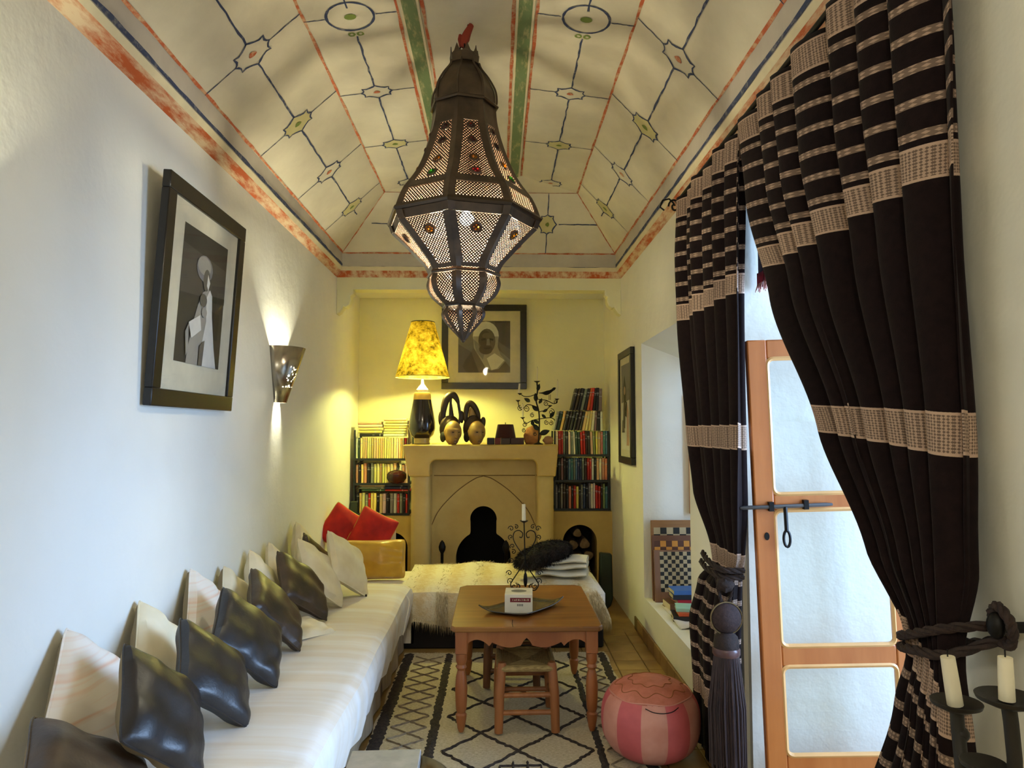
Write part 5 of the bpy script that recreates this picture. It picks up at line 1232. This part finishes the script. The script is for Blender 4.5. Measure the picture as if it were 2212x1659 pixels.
# ================================================================== GREEN CASE leaning in the far right corner
gA, gB = at(1309, 1268, 6.55), at(1309, 1118, 6.62)
gp = MB(); gz0, gz1 = .30, at(1309, 1118, 6.62).z
gp.prism([(.935, gz1), (1.045, gz1 - .012), (1.052, gz0 + .10), (1.035, gz0 + .04), (.985, gz0), (.945, gz0 + .01), (.925, gz0 + .06)], 'y', 6.50, 6.58)
gpo = gp.build('long_case', mat('dark_green_leather', (24, 44, 34), .35, scale=5, col2=(14, 26, 22)), smooth=True, sharp=30, bevel=.014, M=Matrix.Translation((0.0, -.02, -.30)))
tag(gpo, 'long narrow dark green case standing in the corner right of the log store', 'case')
# ================================================================== FOREGROUND TRAY TABLE with grey box
tc_ = at(850, 1662, 1.95)
bt = thing('brass_tray_table', 'round brass tray cut by the bottom edge of the picture', 'tray', (tc_.x, 1.90, 0.0))
tzt = tc_.z - .02; tr_ = .150
MB().lathe([(0, tzt), (tr_ - .02, tzt), (tr_ - .004, tzt + .010), (tr_, tzt + .018), (tr_ + .006, tzt + .014), (tr_ - .004, tzt + .002), (tr_ - .02, tzt - .008), (0, tzt - .008)], 48, (tc_.x, 1.90, 0)).build('tray', brass, bt)
for k in range(3):
    a = 2 * math.pi * k / 3 + .4; MB().tube([(tc_.x + .10 * math.cos(a), 1.90 + .10 * math.sin(a), tzt - .006), (tc_.x - .02 * math.cos(a), 1.90 - .02 * math.sin(a), tzt * .5), (tc_.x + .14 * math.cos(a), 1.90 + .14 * math.sin(a), .014)], .012, 8).build('leg', dkw, bt)
gb = at(825, 1640, 1.93); Mg = Matrix.Translation((gb.x, 1.93, tzt + .002)) @ Matrix.Rotation(R(2), 4, 'Z')
gbt = thing('grey_box', 'pale grey marbled box lying on the round brass tray', 'box', (gb.x, 1.93, tzt + .002))
MB().rbox(-.095, .095, -.11, .105, 0, .032, .002, M=Mg).build('case', mat('grey_marbled', (176, 172, 166), .45, scale=14, detail=6, col2=(150, 148, 144)), gbt, smooth=False)
MB().box(-.0955, .0955, -.1105, .1055, .0205, .0215, M=Mg).build('lid_gap', ironm, gbt, smooth=False)
# ================================================================== CURTAINS
def curtain_mat():
    N = NT('brown_woven_curtain'); N.b.inputs['Roughness'].default_value = .95; N.b.inputs['Sheen Weight'].default_value = .05; N.b.inputs['Specular IOR Level'].default_value = .1
    uv = N.n('ShaderNodeUVMap'); sp = N.n('ShaderNodeSeparateXYZ'); N.l(uv.outputs[0], sp.inputs[0]); u, v = sp.outputs[0], sp.outputs[1]
    wide = [(2.885, .052), (2.28, .046), (1.592, .055), (.93, .046), (.215, .046)]; thin = [2.792 - .0875 * k for k in range(6)] + [.835 - .0875 * k for k in range(7)]
    mw = None
    for c, h in wide:
        q = N.math('COMPARE', v, c, h); mw = q if mw is None else N.math('MAXIMUM', mw, q)
    mt = None
    for c in thin:
        q = N.math('COMPARE', v, c, .0115); mt = q if mt is None else N.math('MAXIMUM', mt, q)
    tri = lambda x, k: N.math('ABSOLUTE', N.math('SUBTRACT', N.math('FRACT', N.math('MULTIPLY', x, k)), .5))
    zig = N.math('FRACT', N.math('ADD', N.math('MULTIPLY', v, 62.0), N.math('MULTIPLY', tri(u, 30.0), 1.7)))
    zg2 = N.math('FRACT', N.math('SUBTRACT', N.math('MULTIPLY', v, 62.0), N.math('MULTIPLY', tri(u, 30.0), 1.7)))
    pw = N.math('GREATER_THAN', N.math('MULTIPLY', N.math('SUBTRACT', zig, .5), N.math('SUBTRACT', zg2, .5)), -.01)
    dots = N.math('GREATER_THAN', N.math('ADD', tri(u, 44.0), tri(v, 87.0)), .62)
    edge = None
    for c, h in wide:
        for s in (-1, 1):
            q = N.math('COMPARE', v, c + s * (h - .004), .0035); edge = q if edge is None else N.math('MAXIMUM', edge, q)
    fw = N.math('MULTIPLY', mw, N.math('MAXIMUM', N.math('ADD', .30, N.math('MULTIPLY', pw, .58)), edge))
    ft = N.math('MULTIPLY', mt, N.math('ADD', .38, N.math('MULTIPLY', dots, .5)))
    f = N.math('MAXIMUM', fw, ft)
    nz = N.noise(40, 3); base = N.ramp(nz, [(.3, rgb(32, 21, 21)), (.7, rgb(23, 15, 16))])
    N.l(N.mix(f, base, rgb(190, 162, 142)), N.b.inputs['Base Color']); N.bump(N.noise(220, 2), .25, .003); return N.m
curt_m = curtain_mat()
def lerp_tab(tab, z):
    if z >= tab[0][0]: return tab[0][1:]
    for a, b in zip(tab[:-1], tab[1:]):
        if z >= b[0]:
            t = (a[0] - z) / (a[0] - b[0]); t = t * t * (3 - 2 * t) * .5 + t * .5
            return tuple(p + (q - p) * t for p, q in zip(a[1:], b[1:]))
    return tab[-1][1:]
def curtain(label, tab, nfold, width, ph, xc, pull, zbot=.02, nv=120, nu=220):
    """tab rows: z, far y, near y, x of the middle plane, fold depth"""
    t = thing('curtain', label, 'curtain', (xc, (tab[0][1] + tab[0][2]) / 2, 0), 'striped brown curtains on the right wall')
    ztop = tab[0][0]
    def fn(u, v):
        z = ztop + (zbot - ztop) * v; yf, yn, x, am = lerp_tab(tab, z)
        uu = u + .018 * math.sin(2 * math.pi * u * 2.3 + ph) + .012 * math.sin(11 * u + z * 1.2)
        y = yf + (yn - yf) * u; k = 2 * math.pi * nfold * uu
        w = math.sin(k) + .35 * math.sin(2 * k + 1.3 + .4 * z) + .25 * math.sin(.5 * k + ph)
        y += (yn - yf) / nfold * .16 * math.sin(2 * k + .6)
        return (x - am * w * (1 + .25 * math.sin(3 * u + 5 * v)), y, z + .006 * math.sin(k + 1) * (v > .02))
    MB().grid(fn, nu, nv, uvf=lambda a, b: (a * width, ztop + (zbot - ztop) * b - pull(a, ztop + (zbot - ztop) * b))).build('cloth', curt_m, t, thick=.004)
    return t
CXC = XR - .075
far_tab = [(2.955, 4.02, 3.02, CXC + .01, .030), (2.6, 4.00, 3.03, CXC, .035), (2.2, 3.96, 3.06, CXC, .035), (1.62, 3.82, 3.08, CXC, .035), (1.3, 3.72, 3.10, CXC, .035), (1.05, 3.52, 3.16, CXC + .01, .022), (.98, 3.50, 3.20, CXC + .01, .02), (.85, 3.72, 3.20, CXC, .025), (.62, 3.86, 3.22, CXC - .01, .03), (.3, 3.80, 3.22, CXC - .01, .035), (0, 3.78, 3.22, CXC - .01, .035)]
far_c = curtain('dark brown curtain with cream woven bands, the far one with the big tassel', far_tab, 6, 2.1, .4, CXC, lambda a, z: .10 * max(0, min(1, (1.35 - z) / .3)))
near_tab = [(2.955, 3.00, 1.60, CXC + .005, .030), (2.55, 2.86, 1.60, CXC, .04), (2.1, 2.58, 1.60, CXC - .01, .045), (1.62, 2.20, 1.585, CXC - .02, .045), (1.3, 1.90, 1.575, CXC - .045, .04), (1.15, 1.72, 1.57, CXC - .07, .024), (1.09, 1.71, 1.57, CXC - .07, .022), (.95, 1.78, 1.585, CXC - .06, .03), (.6, 1.95, 1.60, CXC - .05, .045), (0, 2.05, 1.60, CXC - .04, .05)]
near_c = curtain('dark brown curtain with cream woven bands, the near one tied back with a rope', near_tab, 7, 2.6, 2.1, CXC, lambda a, z: (.05 + .16 * (1 - a)) * max(0, min(1, (1.9 - z) / .75)))
# rod with curled finial
rod = thing('curtain_rod', 'thin black iron curtain rod with a curled finial under the cornice', 'curtain rod', (CXC, 2.8, 2.97))
MB().tube([(CXC, 4.10, 2.965), (CXC, 1.2, 2.965)], .011, 10).build('bar', ironm, rod)
cf = Vector((CXC - .01, 4.13, 2.955))
MB().tube([cf + Vector((-.035 * (1 - k / 26) * math.cos(k * .38), 0, .045 * (1 - k / 26) * math.sin(k * .38) - .005)) for k in range(24)], .006, 6).tube([cf + Vector((-.0, 0, .01)), cf + Vector((-.03, .0, .04)), cf + Vector((-.07, 0, .03)), cf + Vector((-.085, 0, -.01)), cf + Vector((-.06, 0, -.03))], .005, 6).build('finial', ironm, rod)
for y in (4.06, 2.9, 1.5): MB().tube([(CXC, y, 2.965), (XR + .0, y, 2.965)], .008, 8).build('bracket', ironm, rod)
# pelmet cloth with red fringe behind the gap
vcl = thing('fringed_valance', 'dark inner valance with a red fringe in the gap between the curtains', 'valance', (XR + .12, 2.8, 2.5))
vm = mat('dusky_violet_cloth', (70, 58, 74), .9); rdm = mat('red_fringe', (150, 26, 44), .9); pkm = mat('pale_fringe', (206, 150, 140), .9)
MB().grid(lambda u, v: (XR + .10 + .02 * math.sin(u * 22), 2.5 + .80 * u, 2.36 + .55 * v), 40, 6).build('cloth', vm, vcl, thick=.004)
MB().grid(lambda u, v: (XR + .095 + .02 * math.sin(u * 22), 2.5 + .80 * u, 2.30 + .07 * v + .01 * math.sin(u * 30)), 60, 3).build('red_band', rdm, vcl, thick=.01)
fg = MB()
for k in range(110):
    y = 2.5 + .80 * k / 109; fg.tube([(XR + .095, y, 2.31), (XR + .09 + rr.uniform(-.01, .01), y + rr.uniform(-.006, .006), 2.31 - rr.uniform(.03, .05))], .002, 4, cap=False)
stuff(fg.build('fringe_threads', pkm, vcl))
p = at(1648, 500, 3.2); MB().tube(spline([p, at(1640, 545, 3.2), at(1650, 590, 3.2), at(1646, 620, 3.2)], 4), .0015, 4).build('loose_thread', ironm, vcl)
# tiebacks
cord = mat('brown_cord', (52, 34, 28), .8, scale=60, col2=(34, 22, 19), bump=.6, bscale=160, bdist=.004)
tb1 = thing('rope_tieback', 'thick brown twisted rope holding the near curtain to a wall hook', 'tieback', (CXC, 1.65, 1.12))
def rope(mb, pts, r):
    P = spline(pts, 10)
    for s in range(3):
        q = []
        for k, p in enumerate(P):
            a = k * .55 + s * 2.094; t = (P[min(k + 1, len(P) - 1)] - P[max(k - 1, 0)]).normalized(); n1 = t.orthogonal().normalized(); n2 = t.cross(n1)
            up = Vector((0, 0, 1)); n1 = (up - t * up.dot(t)).normalized() if abs(t.z) < .95 else n1; n2 = t.cross(n1)
            q.append(p + (n1 * math.cos(a) + n2 * math.sin(a)) * r * .5)
        mb.tube(q, r * .56, 6)
hkp = Vector((XR - .07, 1.50, 1.205))
m1 = MB(); rope(m1, [hkp + Vector((0, .02, .0)), Vector((CXC - .075, 1.57, 1.185)), Vector((CXC - .105, 1.64, 1.155)), Vector((CXC - .10, 1.71, 1.13)), Vector((CXC - .04, 1.735, 1.12))], .0115); m1.build('upper_strand', cord, tb1)
m1 = MB(); rope(m1, [hkp + Vector((0, .0, -.02)), Vector((CXC - .08, 1.565, 1.13)), Vector((CXC - .11, 1.64, 1.118)), Vector((CXC - .10, 1.71, 1.105)), Vector((CXC - .04, 1.735, 1.10))], .0115); m1.build('lower_strand', cord, tb1)
m1 = MB(); rope(m1, [Vector((CXC - .04, 1.735, 1.11)), Vector((CXC + .02, 1.72, 1.115)), Vector((CXC + .05, 1.65, 1.13)), Vector((CXC + .05, 1.56, 1.17)), hkp + Vector((.02, .01, -.01))], .0115); m1.build('back_strand', cord, tb1)
MB().tube([hkp + Vector((.07, 0, .0)), hkp + Vector((-.02, 0, 0))], .012, 8).ball(hkp + Vector((-.02, 0, .005)), .018, .02, .028, 14, 10).build('wall_hook', ironm, tb1)
m1 = MB(); rope(m1, [hkp + Vector((-.01, .03, .02)), hkp + Vector((-.015, .0, .045)), hkp + Vector((-.01, -.03, .015)), hkp + Vector((-.005, -.02, -.03)), hkp + Vector((-.01, .02, -.03))], .011); m1.build('loop', cord, tb1)
ts = thing('curtain_tassel', 'huge dark brown tassel with a round woven head hanging from the far tieback', 'tassel', (CXC - .06, 3.22, .3))
tsy = 3.2; tsx = at(1566, 1333, tsy).x; tz = at(1566, 1333, tsy).z
m1 = MB(); rope(m1, [(CXC - .07, 3.45, 1.03), (CXC - .09, 3.30, 1.02), (CXC - .06, 3.18, 1.0), (CXC + .03, 3.16, 1.0)], .014); rope(m1, [(CXC - .07, 3.48, .985), (CXC - .09, 3.32, .98), (CXC - .06, 3.19, .965), (CXC + .03, 3.17, .97)], .014)
m1.build('tie_cord', cord, ts)
m1 = MB()
for s in (-1, 1): rope(m1, [(CXC - .075, 3.24, 1.0), (tsx + s * .03, 3.2, .93), (tsx + s * .018, 3.19, .86), (tsx + s * .006, 3.19, tz + .06)], .008)
m1.ball((tsx, 3.19, .935), .04, .035, .035, 14, 10, fn=lambda d: 1 + .12 * math.sin(9 * d.x + 5 * d.z)); m1.build('knot', cord, ts)
MB().ball((tsx, 3.19, tz), .068, .052, .068, 24, 18).build('round_head', mat('woven_head', (62, 42, 40), .8, scale=80, col2=(44, 28, 28), bump=.5, bscale=150), ts)
MB().tube([(tsx + .070 * math.cos(a), 3.178, tz + .070 * math.sin(a)) for a in [2 * math.pi * k / 36 for k in range(36)]], .003, 5, closed=True).build('gold_welt', mat('old_gold', (130, 108, 70), .6), ts)
MB().lathe([(.03, tz - .062), (.05, tz - .08), (.056, tz - .115), (.054, tz - .13)], 24, (tsx, 3.19, 0)).build('neck', cord, ts)
MB().lathe([(.056, tz - .128), (.060, tz - .135), (.060, tz - .155), (.056, tz - .162)], 24, (tsx, 3.19, 0)).build('binding', mat('satin_binding', (92, 62, 60), .3), ts)
sk_m = mat('tassel_thread', (66, 46, 44), .6, scale=30, col2=(40, 26, 26), stretch=(6, 6, .4))
sk = MB()
for k in range(150):
    a = 2 * math.pi * (k / 150) + rr.uniform(-.02, .02); r0 = .052; r1 = .070 + rr.uniform(-.008, .010); zb = tz - .62 + rr.uniform(-.02, .02)
    sk.tube([(tsx + r0 * math.cos(a), 3.19 + r0 * math.sin(a), tz - .16), (tsx + (r1 + .002) * math.cos(a), 3.19 + (r1) * math.sin(a), tz - .38), (tsx + r1 * math.cos(a + .05), 3.19 + r1 * math.sin(a + .05), zb)], .0028, 4, cap=False)
sk.lathe([(.050, tz - .16), (.064, tz - .38), (.062, tz - .60)], 24, (tsx, 3.19, 0), cap=False)
stuff(sk.build('skirt_threads', sk_m, ts))
# ================================================================== NICHE: boards and books
def board(label, x0, x1, z0, z1, y, tilt, wood, dark, light, n, q, ml, mt, group='game boards in the niche'):
    t = thing('game_board', label, 'game board', (x0, y, z0), group, rot=(R(-tilt), 0, 0)); w, h = x1 - x0, z1 - z0
    MB().rbox(0, w, 0, .02, 0, h, .003).build('board', wood, t, local=True, smooth=False)
    s = q * n; ox, oz = ml, h - mt - s
    MB().box(ox, ox + s, -.001, 0, oz, oz + s).build('playing_field', light, t, local=True, smooth=False)
    d0 = None
    for i in range(n):
        for j in range(n):
            if (i + j) % 2: continue
            M = Matrix.Translation((ox + i * q, 0, oz + j * q))
            if d0 is None: d0 = MB().box(.0006, q - .0006, -.002, -.001, .0006, q - .0006).build('dark_square', dark, t, local=True, smooth=False); d0.matrix_local = M
            else: share(d0, t, M)
    return t
wA = mat('board_oak', (158, 112, 62), .5, col2=(140, 96, 50), stretch=(.5, 1, 6)); wB = mat('board_brown', (112, 70, 42), .5); wC = mat('board_walnut', (138, 98, 70), .5, stretch=(6, 1, .5))
sqk = mat('square_black', (26, 28, 26), .4); sqc = mat('square_cream', (190, 170, 128), .5); sqn = mat('square_orange', (214, 146, 56), .45); sqb = mat('square_brown', (92, 52, 30), .5)
by = 5.40
zz = lambda py: at(1415, py, by).z
bx_ = at(1413, 1200, by).x
board('oak game board with large black squares, hindmost of the three in the niche', bx_ + .0, bx_ + .44, .331, zz(1127), 5.46, 4, wA, sqk, sqc, 8, .050, .02, .055)
board('reddish-brown game board with orange squares, middle of the three in the niche', bx_ - .004, bx_ + .40, .331, zz(1159), 5.425, 5, wB, sqn, sqb, 8, .045, .02, .040)
board('walnut chessboard with small black and cream squares, foremost of the three in the niche', bx_ + .002, bx_ + .36, .331, zz(1189), 5.385, 6, wC, sqk, sqc, 10, .0295, .045, .012)
def nb(label, x, y, z, w, d, h, col, rot=0, cat='book', name='paperback'):
    t = thing(name, label, cat, (x, y, z), 'books and boxes on the niche sill', rot=(0, 0, R(rot)))
    mc = mat('cover_' + label.split()[0] + '_%d' % int(z * 1000), col, .4)
    MB().box(-w / 2, w / 2, -d / 2, d / 2, 0, .003).box(-w / 2, w / 2, -d / 2, d / 2, h - .003, h).box(-w / 2, w / 2, -d / 2, -d / 2 + .003, .003, h - .003).build('cover', mc, t, local=True, smooth=False)
    MB().box(-w / 2 + .004, w / 2 - .004, -d / 2 + .003, d / 2 - .004, .003, h - .003).build('pages', pagem, t, local=True, smooth=False); return t
zs_ = .331
nb('black paperback with an orange spine panel lying on the niche sill', 1.335, 4.93, zs_, .26, .19, .032, (24, 22, 22), -8)
nb('orange paperback lying on the black one on the niche sill', 1.350, 4.93, zs_ + .033, .22, .17, .022, (214, 92, 46), -5)
nb('mint and white paperback on top of the orange one on the niche sill', 1.345, 4.95, zs_ + .056, .22, .16, .022, (170, 214, 184), -10)
nb('brown hardback lying behind the paperbacks on the niche sill', 1.36, 5.22, zs_, .26, .20, .05, (110, 74, 44), 3)
nb('red paperback lying on the brown hardback on the niche sill', 1.385, 5.20, zs_ + .051, .20, .16, .026, (176, 34, 50), 4)
nb('black pocket book lying between red and blue books on the niche sill', 1.375, 5.21, zs_ + .078, .22, .16, .034, (40, 46, 60), -2)
nb('blue paperback topmost of the pile before the chessboard', 1.375, 5.21, zs_ + .113, .22, .16, .03, (66, 110, 176), 2)
bxk = thing('black_box', 'upright black box on the niche sill beside the far curtain', 'box', (1.37, 4.62, zs_), 'books and boxes on the niche sill')
MB().rbox(1.29, 1.45, 4.56, 4.68, zs_, zs_ + .13, .004).build('body', mat('black_card', (18, 17, 19), .5), bxk, smooth=False); MB().box(1.289, 1.451, 4.559, 4.681, zs_ + .095, zs_ + .097).build('lid_line', ironm, bxk, smooth=False)
tag(MB().grid(lambda u, v: (1.19 + .16 * u, 4.66 + .26 * v, zs_ + .003 + .012 * math.sin(3 * u + 2 * v) ** 2), 10, 10).build('paper_sheet', mat('white_paper', (226, 218, 208), .7), thick=.001), 'crumpled white paper sheet on the niche sill', 'paper')
tag(MB().grid(lambda u, v: (1.21 + .14 * u, 5.02 + .22 * v, zs_ + .002 + .006 * math.sin(4 * u) ** 2), 8, 8).build('paper_sheet', MATS['white_paper'], thick=.001), 'small white paper sheet in front of the walnut chessboard', 'paper')
# ================================================================== FOREGROUND CANDELABRA at the lower right
fcd = 1.12
fc = thing('floor_candelabra', 'dark iron candelabra with two round drip pans at the lower right edge', 'candelabra', (at(2130, 1659, fcd).x, fcd, .0))
def F(px, py, dy=0): return at(px, py, fcd + dy)
darkir = mat('dark_forged_iron', (44, 40, 34), .55, .4)
def pan(p, r): return MB().lathe([(.006, -.012), (r * .55, -.010), (r * .95, -.002), (r, .004), (r * .97, .005), (r * .6, -.003), (0, -.005)], 28, p)
pR, pL = F(2178, 1510), F(2066, 1520, .10)
pan(pR, .046).build('drip_pan', darkir, fc); pan(pL, .040).build('drip_pan', darkir, fc)
MB().tube([pR + Vector((0, 0, -.01)), F(2184, 1560), F(2192, 1640), F(2195, 1800)], .011, 10).build('arm', darkir, fc)
MB().tube([pL + Vector((0, 0, -.01)), F(2070, 1580, .10), F(2078, 1660, .08), F(2110, 1780, .04), F(2195, 1800)], .011, 10).build('arm', darkir, fc)
low = F(2125, 1652, .03)
pan(low, .034).build('drip_pan', darkir, fc); MB().tube([low + Vector((0, 0, -.01)), F(2150, 1720), F(2195, 1800)], .010, 8).build('arm', darkir, fc)
MB().tube([F(2195, 1800), Vector((F(2195, 1800).x, fcd, .04))], .014, 10).lathe([(.12, 0), (.12, .01), (.03, .03), (.014, .06)], 28, (F(2195, 1800).x, fcd, 0)).build('post', darkir, fc)
MB().ball(pL + Vector((.005, 0, -.05)), .014, seg=12, rings=8).build('boss', darkir, fc)
candle(pR + Vector((-.002, 0, -.002)), .066, .0115, 'white candle stub on the right drip pan of the foreground candelabra', (0, 0))
candle(pL + Vector((-.002, 0, -.002)), .080, .0125, 'slightly tilted white candle on the left drip pan of the foreground candelabra', (-.010, 0))
